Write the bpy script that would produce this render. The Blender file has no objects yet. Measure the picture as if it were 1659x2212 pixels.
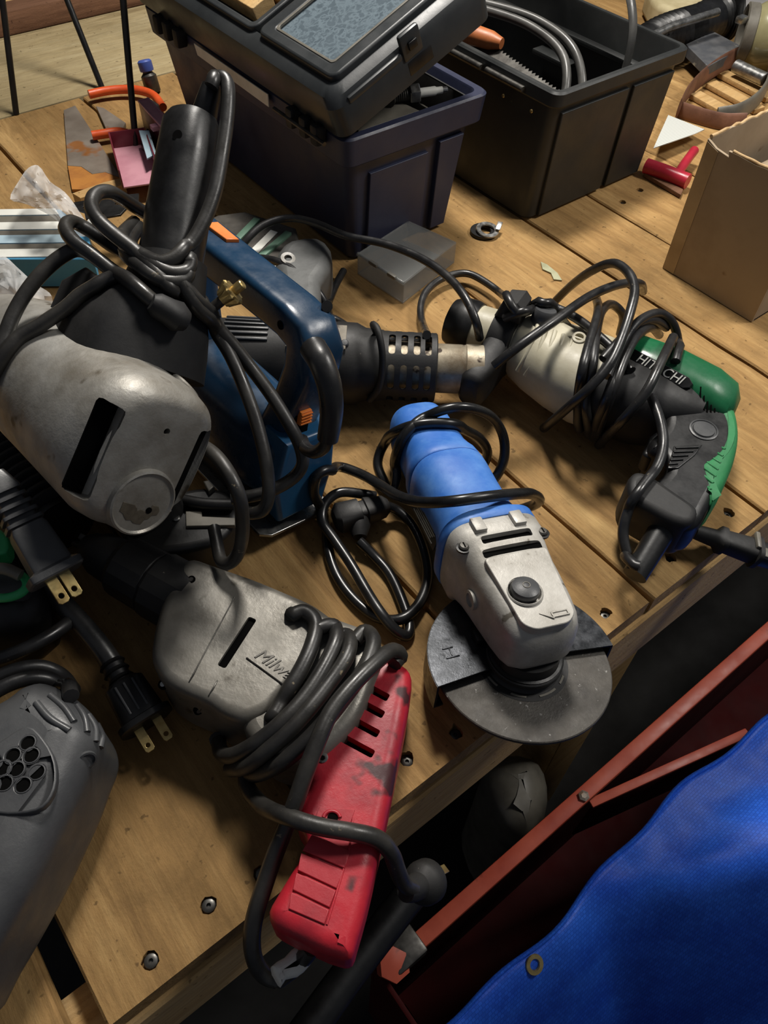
import bpy, bmesh, math, random
from mathutils import Vector, Matrix, noise
random.seed(7)
scene = bpy.context.scene
COL = scene.collection
V = Vector

# ------------------------------------------------------------------ camera
FPX, PITCH, YAW, ROLL, CAM_H = 1680.0, math.radians(51.8), math.radians(39.6), math.radians(2.3), 0.52
IMG_W, IMG_H = 1659, 2212
fwd = V((math.sin(YAW)*math.cos(PITCH), math.cos(YAW)*math.cos(PITCH), -math.sin(PITCH)))
rgt = V((math.cos(YAW), -math.sin(YAW), 0)); upv = rgt.cross(fwd)
RX = rgt*math.cos(ROLL)+upv*math.sin(ROLL); UX = -rgt*math.sin(ROLL)+upv*math.cos(ROLL)
CAM = V((0, 0, CAM_H))
cam_data = bpy.data.cameras.new('camera'); cam = bpy.data.objects.new('camera', cam_data); COL.objects.link(cam)
cam_data.sensor_fit = 'HORIZONTAL'; cam_data.sensor_width = 36; cam_data.lens = 36*FPX/IMG_W
cam_data.clip_start = 0.02; cam_data.clip_end = 50
mw = Matrix((RX, UX, -fwd)).transposed().to_4x4(); mw.translation = CAM
cam.matrix_world = mw
scene.camera = cam

# ------------------------------------------------------------------ world, lights, exposure
world = bpy.data.worlds.new('world'); scene.world = world; world.use_nodes = True
bg = world.node_tree.nodes['Background']; bg.inputs[0].default_value = (0.80, 0.86, 1.0, 1); bg.inputs[1].default_value = 0.10
def area_light(name, loc, target, size, power, color):
    d = bpy.data.lights.new(name, 'AREA'); d.shape = 'RECTANGLE'; d.size = size[0]; d.size_y = size[1]; d.energy = power; d.color = color
    o = bpy.data.objects.new(name, d); COL.objects.link(o); o.location = loc
    o.rotation_euler = (V(target)-V(loc)).to_track_quat('-Z', 'Y').to_euler()
    return o
area_light('shop_lamp', (0.80, 0.92, 1.32), (0.40, 0.35, 0), (0.24, 0.24), 25, (1.0, 0.95, 0.88))
area_light('garage_lamp', (1.40, -0.12, 1.30), (0.4, 0.3, 0), (0.30, 0.30), 13, (1.0, 0.96, 0.90))
scene.view_settings.view_transform = 'Standard'; scene.view_settings.look = 'None'
scene.view_settings.exposure = 0.0; scene.view_settings.gamma = 1.0; scene.view_settings.use_curve_mapping = False

# ------------------------------------------------------------------ measuring helpers: a point of the place from its bearing and height
def ray(u, v): return fwd + RX*((u-829.5)/FPX) - UX*((v-1106)/FPX)
def P(u, v, z=0.0):
    d = ray(u, v); return CAM + d*((z-CAM_H)/d.z)
def PD(u, v, depth): return CAM + ray(u, v)*depth
def PL(u, v, p0, n):
    d = ray(u, v); return CAM + d*((V(p0)-CAM).dot(n)/d.dot(n))

# ------------------------------------------------------------------ materials
def lin(c):
    return tuple((x/12.92 if x <= 0.04045 else ((x+0.055)/1.055)**2.4) for x in c)
def rgb(r, g, b): return lin((r/255, g/255, b/255))
def new_mat(name):
    m = bpy.data.materials.new(name); m.use_nodes = True
    nt = m.node_tree; return m, nt, nt.nodes['Principled BSDF']
def ramp(nt, src, stops):
    r = nt.nodes.new('ShaderNodeValToRGB'); nt.links.new(src, r.inputs[0])
    e = r.color_ramp.elements
    while len(e) < len(stops): e.new(0.5)
    for i, (p, c) in enumerate(stops):
        e[i].position = p; e[i].color = (*c[:3], 1) if len(c) >= 3 else (c[0], c[0], c[0], 1)
    return r.outputs[0]
def mapping(nt, scale=(1, 1, 1), rnd=False):
    tc = nt.nodes.new('ShaderNodeTexCoord'); mp = nt.nodes.new('ShaderNodeMapping')
    nt.links.new(tc.outputs['Object'], mp.inputs[0]); mp.inputs['Scale'].default_value = scale
    if rnd:
        oi = nt.nodes.new('ShaderNodeObjectInfo'); mu = nt.nodes.new('ShaderNodeMath'); mu.operation = 'MULTIPLY'; mu.inputs[1].default_value = 17
        nt.links.new(oi.outputs['Random'], mu.inputs[0]); nt.links.new(mu.outputs[0], mp.inputs['Location'])
    return mp.outputs[0]
def noise_tex(nt, vec, scale, detail=4, rough=0.6, dist=0):
    n = nt.nodes.new('ShaderNodeTexNoise'); nt.links.new(vec, n.inputs['Vector'])
    n.inputs['Scale'].default_value = scale; n.inputs['Detail'].default_value = detail; n.inputs['Roughness'].default_value = rough
    n.inputs['Distortion'].default_value = dist
    return n.outputs['Fac']
def mixc(nt, fac, a, b, mode='MIX'):
    m = nt.nodes.new('ShaderNodeMix'); m.data_type = 'RGBA'; m.blend_type = mode
    for k, x in ((0, fac), (6, a), (7, b)):
        if hasattr(x, 'is_linked'): nt.links.new(x, m.inputs[k])
        elif k == 0: m.inputs[0].default_value = x
        else: m.inputs[k].default_value = (*x[:3], 1)
    return m.outputs[2]
def bump(nt, bs, h, strength=0.3, dist=0.001, prev=None):
    b = nt.nodes.new('ShaderNodeBump'); nt.links.new(h, b.inputs['Height']); b.inputs['Strength'].default_value = strength; b.inputs['Distance'].default_value = dist
    if prev: nt.links.new(prev, b.inputs['Normal'])
    nt.links.new(b.outputs[0], bs.inputs['Normal']); return b.outputs[0]
def surf(name, c, c2=None, scale=25, lo=0.42, hi=0.68, rough=0.5, metal=0.0, bs=0, bstr=0.25, spots=None, spot_scale=90, spot_lo=0.62, rvar=0.12, spec=0.5, coat=0):
    """moulded, painted or cast surface: base colour, a second tone in soft patches, optional specks, fine relief"""
    m, nt, b = new_mat(name); vec = mapping(nt)
    n = noise_tex(nt, vec, scale, 5, 0.62)
    col = ramp(nt, n, [(lo, c), (hi, c2 or c)])
    if spots:
        s = noise_tex(nt, vec, spot_scale, 3, 0.6)
        col = mixc(nt, ramp(nt, s, [(spot_lo, (0, 0, 0)), (spot_lo+0.06, (1, 1, 1))]), col, spots)
    nt.links.new(col, b.inputs['Base Color'])
    r2 = noise_tex(nt, vec, scale*2.3, 4)
    rr = ramp(nt, r2, [(0.3, (max(rough-rvar, 0.02),)*3), (0.7, (min(rough+rvar, 1),)*3)])
    nt.links.new(rr, b.inputs['Roughness']); b.inputs['Metallic'].default_value = metal
    b.inputs['Specular IOR Level'].default_value = spec; b.inputs['Coat Weight'].default_value = coat
    if bs: bump(nt, b, noise_tex(nt, vec, bs, 4, 0.7), bstr, 0.0006)
    return m
def wood(name, light, mid, dark, axis='Y', knots=True, stain=0.5):
    m, nt, b = new_mat(name)
    st = {'Y': (1, 0.10, 1), 'X': (0.10, 1, 1), 'Z': (1, 1, 0.10)}[axis]
    vec = mapping(nt, st, True); v2 = mapping(nt, (1, 1, 1), True)
    g = noise_tex(nt, vec, 34, 8, 0.72, 0.9)
    fine = noise_tex(nt, vec, 260, 4, 0.7)
    big = noise_tex(nt, v2, 6, 4, 0.6, 0.4)
    col = ramp(nt, g, [(0.30, dark), (0.46, mid), (0.74, light)])
    col = mixc(nt, ramp(nt, big, [(0.36, (0, 0, 0)), (0.66, (0.75, 0.75, 0.75))]), col, mid)
    s = noise_tex(nt, v2, 15, 6, 0.72, 0.5)
    col = mixc(nt, ramp(nt, s, [(0.50, (0, 0, 0)), (0.78, (stain,)*3)]), col, tuple(x*0.40 for x in mid), 'MIX')
    col = mixc(nt, ramp(nt, fine, [(0.42, (0.0, 0.0, 0.0)), (0.70, (0.5, 0.5, 0.5))]), col, tuple(x*0.55 for x in mid))
    sp = noise_tex(nt, v2, 150, 2, 0.5)
    col = mixc(nt, ramp(nt, sp, [(0.685, (0, 0, 0)), (0.74, (0.55, 0.55, 0.55))]), col, tuple(x*0.3 for x in dark))
    oc = nt.nodes.new('ShaderNodeObjectInfo'); col = mixc(nt, 1.0, col, oc.outputs['Color'], 'MULTIPLY')
    nt.links.new(col, b.inputs['Base Color']); b.inputs['Roughness'].default_value = 0.78; b.inputs['Specular IOR Level'].default_value = 0.22
    p = bump(nt, b, g, 0.5, 0.0014); p = bump(nt, b, fine, 0.5, 0.0008, p); bump(nt, b, noise_tex(nt, v2, 420, 3, 0.7), 0.5, 0.0006, p)
    return m
def clear_plastic(name, tint, alpha=0.35, rough=0.25):
    m, nt, b = new_mat(name)
    b.inputs['Base Color'].default_value = (*tint, 1); b.inputs['Roughness'].default_value = rough
    b.inputs['Alpha'].default_value = alpha; b.inputs['Specular IOR Level'].default_value = 0.9; b.inputs['Coat Weight'].default_value = 0.5
    bump(nt, b, noise_tex(nt, mapping(nt), 30, 3, 0.5), 0.3, 0.002)
    return m

MAT = dict(
    plank=wood('plank_pine', rgb(202, 168, 114), rgb(162, 127, 80), rgb(108, 80, 48), 'Y', stain=0.75),
    fascia=wood('fascia_pine', rgb(214, 184, 136), rgb(192, 156, 104), rgb(140, 104, 62), 'X', stain=0.25),
    board_x=wood('weathered_board', rgb(196, 182, 146), rgb(168, 150, 112), rgb(118, 100, 70), 'X', stain=0.35),
    brown_board=wood('brown_board', rgb(150, 112, 86), rgb(112, 80, 60), rgb(70, 48, 36), 'X', stain=0.3),
    concrete=surf('floor_concrete', rgb(44, 43, 41), rgb(30, 29, 28), 6, rough=0.9, bs=80),
    wallboard=surf('wall_board', rgb(90, 84, 74), rgb(66, 60, 52), 5, rough=0.9),
    cord=surf('cord_rubber', rgb(30, 30, 31), rgb(46, 45, 44), 30, rough=0.34, bs=300, bstr=0.12, spots=rgb(96, 90, 78), spot_scale=160, spot_lo=0.70),
    cord_worn=surf('worn_cord_rubber', rgb(36, 35, 34), rgb(56, 54, 50), 24, rough=0.38, bs=260, bstr=0.2, spots=rgb(128, 116, 94), spot_scale=110, spot_lo=0.70),
    cord_gloss=surf('gloss_cord_vinyl', rgb(22, 22, 23), rgb(34, 34, 34), 30, rough=0.3, rvar=0.08),
    black=surf('black_plastic', rgb(15, 15, 16), rgb(26, 26, 26), 20, rough=0.42, bs=240, bstr=0.12),
    black_matte=surf('black_matte_plastic', rgb(18, 18, 19), rgb(31, 30, 29), 18, rough=0.6, bs=200, bstr=0.2, spots=rgb(110, 105, 96), spot_scale=210, spot_lo=0.735),
    grey_plastic=surf('dark_grey_plastic', rgb(62, 63, 65), rgb(74, 75, 76), 20, rough=0.42, bs=320, bstr=0.18),
    navy=surf('navy_plastic', rgb(40, 44, 66), rgb(48, 52, 74), 10, rough=0.5, bs=180, bstr=0.12),
    box_black=surf('tool_box_black', rgb(33, 35, 35), rgb(45, 46, 45), 9, rough=0.5, bs=180, bstr=0.15, spots=rgb(120, 114, 104), spot_scale=60, spot_lo=0.76),
    lid=surf('tool_box_lid', rgb(40, 43, 45), rgb(54, 56, 57), 8, rough=0.42, bs=180, bstr=0.12),
    steel=surf('steel', rgb(170, 170, 168), rgb(130, 128, 122), 60, rough=0.32, metal=0.9),
    dark_steel=surf('dark_steel', rgb(92, 90, 86), rgb(60, 58, 56), 50, rough=0.45, metal=0.8),
    brass=surf('brass', rgb(200, 178, 120), rgb(160, 132, 82), 60, rough=0.35, metal=0.85),
    cast=surf('cast_aluminium', rgb(184, 181, 174), rgb(146, 142, 133), 30, lo=0.38, hi=0.72, rough=0.5, metal=0.25, bs=260, bstr=0.4, spots=rgb(104, 98, 88), spot_scale=60, spot_lo=0.655),
    old_alu=surf('old_aluminium', rgb(166, 164, 158), rgb(120, 114, 103), 22, lo=0.36, hi=0.7, rough=0.5, metal=0.45, bs=200, bstr=0.5, spots=rgb(92, 84, 72), spot_scale=34, spot_lo=0.64),
    gear_grey=surf('gear_case_grey', rgb(128, 125, 118), rgb(94, 90, 82), 20, lo=0.36, hi=0.72, rough=0.42, metal=0.4, bs=160, bstr=0.3, spots=rgb(72, 67, 58), spot_scale=36, spot_lo=0.66),
    dark=surf('recess_shade', rgb(7, 7, 7), rgb(12, 11, 10), 20, rough=0.95, spec=0.05),  # near-black colour standing in for shade inside slots, holes and vents
    blue=surf('blue_plastic', rgb(50, 106, 188), rgb(88, 138, 206), 34, lo=0.42, hi=0.74, rough=0.5, bs=260, bstr=0.15, spots=rgb(130, 158, 205), spot_scale=70, spot_lo=0.70),
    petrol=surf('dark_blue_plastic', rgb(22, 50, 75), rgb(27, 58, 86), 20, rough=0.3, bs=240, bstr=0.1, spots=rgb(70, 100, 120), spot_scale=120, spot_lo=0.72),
    orange=surf('orange_plastic', rgb(226, 126, 50), rgb(210, 108, 40), 30, rough=0.45),
    red=surf('red_plastic', rgb(184, 34, 48), rgb(146, 30, 44), 26, lo=0.4, hi=0.66, rough=0.45, bs=170, bstr=0.3, spots=rgb(62, 24, 28), spot_scale=30, spot_lo=0.60),
    red_grip=surf('red_grip', rgb(172, 36, 48), rgb(142, 30, 42), 26, rough=0.55, bs=220, bstr=0.3),
    green=surf('green_plastic', rgb(20, 92, 56), rgb(26, 106, 66), 20, rough=0.36, bs=240, bstr=0.12),
    green_rubber=surf('green_rubber', rgb(34, 118, 68), rgb(44, 132, 78), 28, rough=0.62, bs=300, bstr=0.3),
    mint=surf('mint_green_plastic', rgb(60, 180, 110), rgb(50, 160, 96), 28, rough=0.45),
    ivory=surf('ivory_housing', rgb(196, 190, 168), rgb(176, 168, 142), 22, rough=0.5, bs=170, bstr=0.2, spots=rgb(130, 120, 98), spot_scale=60, spot_lo=0.7),
    disc=surf('abrasive_disc', rgb(74, 70, 64), rgb(56, 53, 49), 40, rough=0.6, metal=0.15, bs=500, bstr=0.7, spots=rgb(140, 138, 134), spot_scale=260, spot_lo=0.665),
    guard=surf('guard_steel', rgb(52, 54, 57), rgb(70, 72, 76), 60, rough=0.34, metal=0.75, bs=300, bstr=0.2),
    cardboard=surf('cardboard', rgb(164, 146, 122), rgb(148, 130, 106), 14, rough=0.85, bs=150, bstr=0.15, spots=rgb(122, 98, 68), spot_scale=26, spot_lo=0.68),
    card_edge=surf('cardboard_edge', rgb(198, 168, 124), rgb(170, 138, 96), 90, rough=0.9, bs=260, bstr=0.5),
    white=surf('white_plastic', rgb(214, 214, 208), rgb(196, 196, 188), 20, rough=0.5),
    paper=surf('paper', rgb(222, 222, 214), rgb(204, 204, 196), 20, rough=0.8),
    maroon=surf('maroon_paint', rgb(112, 40, 52), rgb(92, 30, 42), 20, rough=0.35),
    pink=surf('lit_maroon_paint', rgb(206, 150, 162), rgb(186, 128, 142), 20, rough=0.4),  # maroon paint where light strikes it, the light put into the colour
    paleblue=surf('pale_blue', rgb(178, 200, 210), rgb(160, 184, 198), 20, rough=0.5),
    rust=surf('rusty_steel', rgb(128, 116, 104), rgb(150, 140, 128), 14, rough=0.55, metal=0.4, spots=rgb(150, 98, 52), spot_scale=18, spot_lo=0.6),
    ochre=surf('ochre_rust', rgb(176, 116, 46), rgb(140, 84, 34), 30, rough=0.75),
    leather=surf('leather', rgb(132, 92, 72), rgb(106, 72, 56), 30, rough=0.6, bs=200, bstr=0.3),
    hose_dark=surf('dark_hose', rgb(84, 83, 80), rgb(62, 61, 59), 24, rough=0.35),
    hose=surf('grey_hose', rgb(112, 108, 98), rgb(90, 86, 78), 24, rough=0.45),
    clear=clear_plastic('clear_plastic', (0.30, 0.31, 0.30), 0.30, 0.15),
    bag=clear_plastic('plastic_bag', (0.80, 0.80, 0.79), 0.38, 0.28),
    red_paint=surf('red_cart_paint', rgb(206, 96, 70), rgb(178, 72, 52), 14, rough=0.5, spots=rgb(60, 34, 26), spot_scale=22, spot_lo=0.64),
    shaded_red=surf('shaded_red_paint', rgb(66, 10, 10), rgb(52, 8, 8), 10, rough=0.7, spec=0.2),  # cart's red paint, shade below the bench put into the colour
)

# ------------------------------------------------------------------ mesh helpers (vertices are in place coordinates)
def root(name, label, cat, loc, group=None):
    o = bpy.data.objects.new(name, None); COL.objects.link(o); o.location = loc; o.empty_display_size = 0.02
    o['label'] = label; o['category'] = cat
    if group: o['group'] = group
    return o
WORLD = {}
def attach(o, parent):
    if parent is None: return
    o.parent = parent
    loc = V(parent.location)
    pp = parent
    if pp.parent is not None:
        loc = V((0, 0, 0))
    o.matrix_parent_inverse = Matrix.Translation(-loc)
def tag(o, label, cat, group=None):
    o['label'] = label; o['category'] = cat
    if group: o['group'] = group
    return o
def obj(name, me, mat, parent=None, smooth=40):
    o = bpy.data.objects.new(name, me); COL.objects.link(o)
    if mat is not None:
        me.materials.clear(); me.materials.append(MAT[mat] if isinstance(mat, str) else mat)
    if smooth:
        for p in me.polygons: p.use_smooth = True
        me.set_sharp_from_angle(angle=math.radians(smooth))
    attach(o, parent)
    return o
def make(name, verts, faces, mat, parent=None, smooth=40):
    me = bpy.data.meshes.new(name); me.from_pydata([tuple(v) for v in verts], [], faces)
    bm = bmesh.new(); bm.from_mesh(me); bmesh.ops.recalc_face_normals(bm, faces=bm.faces); bm.to_mesh(me); bm.free()
    me.update()
    return obj(name, me, mat, parent, smooth)
class Frame:
    """local axes of a tool: to place = o + x*a + y*b + z*c"""
    def __init__(s, o, x, z):
        s.o = V(o); s.x = V(x).normalized(); z = V(z); s.z = (z - s.x*z.dot(s.x)).normalized(); s.y = s.z.cross(s.x)
    def __call__(s, a, b, c=0.0): return s.o + s.x*a + s.y*b + s.z*c
    def at(s, a, b, c): return Frame(s(a, b, c), s.x, s.z)
WF = Frame((0, 0, 0), (1, 0, 0), (0, 0, 1))
def bake(me, fr):
    me.transform(Matrix(((fr.x.x, fr.y.x, fr.z.x, fr.o.x), (fr.x.y, fr.y.y, fr.z.y, fr.o.y), (fr.x.z, fr.y.z, fr.z.z, fr.o.z), (0, 0, 0, 1)))); return me
def from_bm(bm, name='m'):
    me = bpy.data.meshes.new(name); bm.to_mesh(me); bm.free(); return me
def applied(o):
    bpy.context.view_layer.update()
    dg = bpy.context.evaluated_depsgraph_get(); me = bpy.data.meshes.new_from_object(o.evaluated_get(dg)); return me
def box(name, fr, size, mat, parent=None, bev=0.0, center=(0, 0, 0), seg=2):
    bm = bmesh.new(); bmesh.ops.create_cube(bm, size=1)
    for v in bm.verts: v.co = V((v.co.x*size[0]+center[0], v.co.y*size[1]+center[1], v.co.z*size[2]+center[2]))
    if bev: bmesh.ops.bevel(bm, geom=bm.edges[:], offset=bev, segments=seg, affect='EDGES', profile=0.5)
    return obj(name, bake(from_bm(bm, name), fr), mat, parent, 35)
def wbox(name, lo, hi, mat, parent=None, bev=0.0):
    return box(name, WF, [h-l for l, h in zip(lo, hi)], mat, parent, bev, [(l+h)/2 for l, h in zip(lo, hi)])
def ring(fr, w, h, n=32, e=2.0, off=(0, 0)):
    """superellipse in the local y/z plane of fr; w,h half sizes"""
    out = []
    for i in range(n):
        t = 2*math.pi*i/n; c, s = math.cos(t), math.sin(t)
        out.append(fr(0, off[0]+w*math.copysign(abs(c)**(2/e), c), off[1]+h*math.copysign(abs(s)**(2/e), s)))
    return out
def loft_mesh(rings, cap=True, name='loft'):
    n = len(rings[0]); vs = [p for r in rings for p in r]; fs = []
    for k in range(len(rings)-1):
        for i in range(n):
            j = (i+1) % n; fs.append((k*n+i, k*n+j, (k+1)*n+j, (k+1)*n+i))
    if cap:
        fs.append(tuple(range(n))[::-1]); fs.append(tuple((len(rings)-1)*n+i for i in range(n)))
    me = bpy.data.meshes.new(name); me.from_pydata([tuple(v) for v in vs], [], fs)
    bm = bmesh.new(); bm.from_mesh(me); bmesh.ops.recalc_face_normals(bm, faces=bm.faces); bm.to_mesh(me); bm.free()
    return me
def loft(name, rings, mat, parent=None, cap=True, smooth=45):
    return obj(name, loft_mesh(rings, cap, name), mat, parent, smooth)
def prof(name, fr, secs, mat, parent=None, n=36, smooth=45):
    """secs: (x, half width, half height, exponent, offset y, offset z) along local x"""
    rs = []
    for s in secs:
        s = list(s)+[2.0, 0, 0][len(s)-3:] if len(s) < 6 else list(s)
        rs.append(ring(fr.at(s[0], 0, 0), s[1], s[2], n, s[3], (s[4], s[5])))
    return loft(name, rs, mat, parent, True, smooth)
def lathe(name, fr, pts, mat, parent=None, n=36, smooth=35, hollow=False):
    """pts: (radius, height) turned about the local z axis; hollow closes the profile into a ring"""
    rs = []
    if hollow: pts = list(pts)+[pts[0]]
    for r, z in pts:
        rs.append([fr(max(r, 1e-5)*math.cos(2*math.pi*i/n), max(r, 1e-5)*math.sin(2*math.pi*i/n), z) for i in range(n)])
    return loft(name, rs, mat, parent, not hollow, smooth)
def cyl(name, fr, r, z0, z1, mat, parent=None, n=24, bev=0.0):
    pts = [(r-bev, z0), (r, z0+bev), (r, z1-bev), (r-bev, z1)] if bev else [(r, z0), (r, z1)]
    return lathe(name, fr, pts, mat, parent, n)
def cr(pts, res=8, closed=False):
    """centripetal Catmull-Rom through points"""
    pts = [V(p) for p in pts]; n = len(pts); out = []
    def g(i): return pts[i % n] if closed else (pts[i] if 0 <= i < n else (2*pts[0]-pts[1] if i < 0 else 2*pts[-1]-pts[-2]))
    for i in range(n if closed else n-1):
        p0, p1, p2, p3 = g(i-1), g(i), g(i+1), g(i+2)
        t0 = 0; t1 = t0+max((p1-p0).length, 1e-6)**0.5; t2 = t1+max((p2-p1).length, 1e-6)**0.5; t3 = t2+max((p3-p2).length, 1e-6)**0.5
        for k in range(res):
            t = t1+(t2-t1)*k/res
            a1 = p0*((t1-t)/(t1-t0))+p1*((t-t0)/(t1-t0)); a2 = p1*((t2-t)/(t2-t1))+p2*((t-t1)/(t2-t1)); a3 = p2*((t3-t)/(t3-t2))+p3*((t-t2)/(t3-t2))
            b1 = a1*((t2-t)/(t2-t0))+a2*((t-t0)/(t2-t0)); b2 = a2*((t3-t)/(t3-t1))+a3*((t-t1)/(t3-t1))
            out.append(b1*((t2-t)/(t2-t1))+b2*((t-t1)/(t2-t1)))
    if not closed: out.append(pts[-1])
    return out
def tube_mesh(path, rad, n=10, flat=None, cap=True, up=None):
    rs = []; N = len(path); prev = None
    for i, p in enumerate(path):
        t = (path[min(i+1, N-1)]-path[max(i-1, 0)])
        t = t.normalized() if t.length > 1e-9 else V((0, 0, 1))
        if prev is None:
            a = V(up) if up else (V((0, 0, 1)) if abs(t.z) < 0.9 else V((1, 0, 0)))
        else: a = prev
        if flat and up: a = V(up)
        x = (a - t*a.dot(t)).normalized(); y = t.cross(x); prev = x
        r = rad(i/(N-1)) if callable(rad) else rad
        f = flat or 1.0
        rs.append([p + x*(r*math.cos(2*math.pi*k/n)) + y*(r*f*math.sin(2*math.pi*k/n)) for k in range(n)])
    return loft_mesh(rs, cap, 'tube')
def tube(name, pts, rad, mat, parent=None, n=10, res=8, smoothpath=True, flat=None, up=None):
    path = cr(pts, res) if smoothpath else [V(p) for p in pts]
    return obj(name, tube_mesh(path, rad, n, flat, True, up), mat, parent, 60)
def slab_mesh(outline, normal, t_up, t_dn, bev, holes=(), res=2, smooth=0):
    """closed outline (place points lying in one plane), given thickness and rounded rim"""
    pts = [V(p) for p in outline]; n = V(normal).normalized()
    if smooth: pts = cr(pts, smooth, True)
    c = sum(pts, V())/len(pts); ex = (pts[1]-pts[0]); ex = (ex - n*ex.dot(n)).normalized(); ey = n.cross(ex)
    cu = bpy.data.curves.new('c', 'CURVE'); cu.dimensions = '2D'; cu.fill_mode = 'BOTH'
    th = t_up+t_dn; bev = min(bev, th/2*0.98)
    cu.extrude = th/2-bev; cu.bevel_depth = bev; cu.bevel_resolution = res; cu.offset = -bev
    def add(ps):
        s = cu.splines.new('POLY'); s.points.add(len(ps)-1); s.use_cyclic_u = True
        for q, p in zip(s.points, ps):
            d = p-c; q.co = (d.dot(ex), d.dot(ey), 0, 1)
    add(pts)
    for h in holes: add([V(p) for p in h])
    o = bpy.data.objects.new('tmp', cu); COL.objects.link(o); me = applied(o); bpy.data.objects.remove(o); bpy.data.curves.remove(cu)
    fr = Frame(c + n*((t_up-t_dn)/2), ex, n)
    return bake(me, fr)
def weighted(o):
    m = o.modifiers.new('weighted_normal', 'WEIGHTED_NORMAL'); m.mode = 'FACE_AREA'; m.keep_sharp = True; m.weight = 80
def round_poly(pts, r, n=4):
    """fillet the corners of a planar polygon, keeping its straight sides"""
    pts = [V(p) for p in pts]; out = []; N = len(pts)
    for i in range(N):
        p, a, b = pts[i], pts[i-1], pts[(i+1) % N]; da, db = a-p, b-p
        t = min(r, da.length*0.45, db.length*0.45); A, B = p+da.normalized()*t, p+db.normalized()*t
        for k in range(n+1):
            s = k/n; out.append(A*(1-s)**2+p*2*s*(1-s)+B*s*s)
    return out
def slab(name, outline, normal, t_up, t_dn, bev, mat, parent=None, holes=(), res=2, smooth=0, ang=38):
    o = obj(name, slab_mesh(outline, normal, t_up, t_dn, bev, holes, res, smooth), mat, parent, ang)
    weighted(o); return o
def cut(o, cutters, keep=False):
    wn = len(o.modifiers) > 0; o.modifiers.clear()
    for c in cutters:
        m = o.modifiers.new('b', 'BOOLEAN'); m.operation = 'DIFFERENCE'; m.solver = 'EXACT'; m.object = c
    me = applied(o); o.modifiers.clear(); old = o.data; o.data = me
    for p in me.polygons: p.use_smooth = True
    me.set_sharp_from_angle(angle=math.radians(40))
    if wn: weighted(o)
    if not keep:
        for c in cutters: bpy.data.objects.remove(c)
    return o
def join_meshes(mes):
    bm = bmesh.new()
    for m in mes: bm.from_mesh(m)
    return from_bm(bm, 'joined')
def text_mesh(s, size, depth, shear=0.0):
    cu = bpy.data.curves.new('t', 'FONT'); cu.body = s; cu.size = size; cu.extrude = depth; cu.shear = shear; cu.align_x = 'CENTER'; cu.align_y = 'CENTER'
    o = bpy.data.objects.new('tmp', cu); COL.objects.link(o); me = applied(o); bpy.data.objects.remove(o); bpy.data.curves.remove(cu)
    return me
def circ(fr, r, n=14, ry=None): return [fr(r*math.cos(2*math.pi*i/n), (ry or r)*math.sin(2*math.pi*i/n), 0) for i in range(n)]
def screw_part(fr, r, parent, mat='dark_steel'):
    """pan head with a cross slot"""
    o = lathe('screw', fr, [(r, 0), (r, r*0.35), (r*0.75, r*0.6), (0, r*0.65)], mat, parent, 14)
    return o

# ================================================================== SETTING
def struct(o): o['kind'] = 'structure'; return o
struct(wbox('floor', (-3, -3, -0.90), (4, 4, -0.86), 'concrete'))
struct(wbox('wall_back', (-3, 2.6, -0.86), (4, 2.7, 2.4), 'wallboard'))

# ================================================================== WORKBENCH
bench = root('workbench', 'wooden workbench of pine planks with a thick front edge board, covered in tools', 'workbench', (0.5, 0.6, -0.86))
EDGE_Y = 0.119
plank_x = [(-0.60, -0.262), (-0.257, -0.104), (-0.086, 0.069), (0.0715, 0.2275), (0.2315, 0.3745), (0.3785, 0.5225), (0.5255, 0.6745),
           (0.679, 0.7795), (0.783, 0.932), (0.935, 1.085), (1.088, 1.238), (1.241, 1.39), (1.393, 1.54), (1.543, 1.69), (1.693, 1.84)]
planks = []
rp = random.Random(3)
for x0, x1 in plank_x:
    n = 26; y0, y1 = EDGE_Y + rp.uniform(-0.0015, 0.0015), 1.172
    bm = bmesh.new(); cols = []
    for k in range(n+1):
        y = y0+(y1-y0)*(k/n); w = [rp.gauss(0, 0.0005) for _ in range(2)]
        dz = rp.uniform(-0.0003, 0.0003)
        pr = [(x0+w[0], -0.019), (x0+w[0], -0.0016+dz), (x0+w[0]+0.0016, dz), (x1+w[1]-0.0016, dz), (x1+w[1], -0.0016+dz), (x1+w[1], -0.019)]
        cols.append([bm.verts.new((a, y, b)) for a, b in pr])
    for k in range(n):
        for i in range(6):
            j = (i+1) % 6; bm.faces.new((cols[k][i], cols[k][j], cols[k+1][j], cols[k+1][i]))
    bm.faces.new(cols[0]); bm.faces.new(cols[-1][::-1]); bmesh.ops.recalc_face_normals(bm, faces=bm.faces)
    planks.append(obj('plank', from_bm(bm, 'plank'), 'plank', bench, 30))
for p, k in zip(planks, [0.9, 0.88, 0.80, 0.86, 0.92, 1.0, 1.0, 1.04, 1.08, 1.0, 1.05, 0.95, 1.0, 1.05, 1.0]): p.color = (k, k, k*0.98, 1)
def plank_at(x):
    for p, (a, b) in zip(planks, plank_x):
        if a <= x <= b: return p
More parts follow.
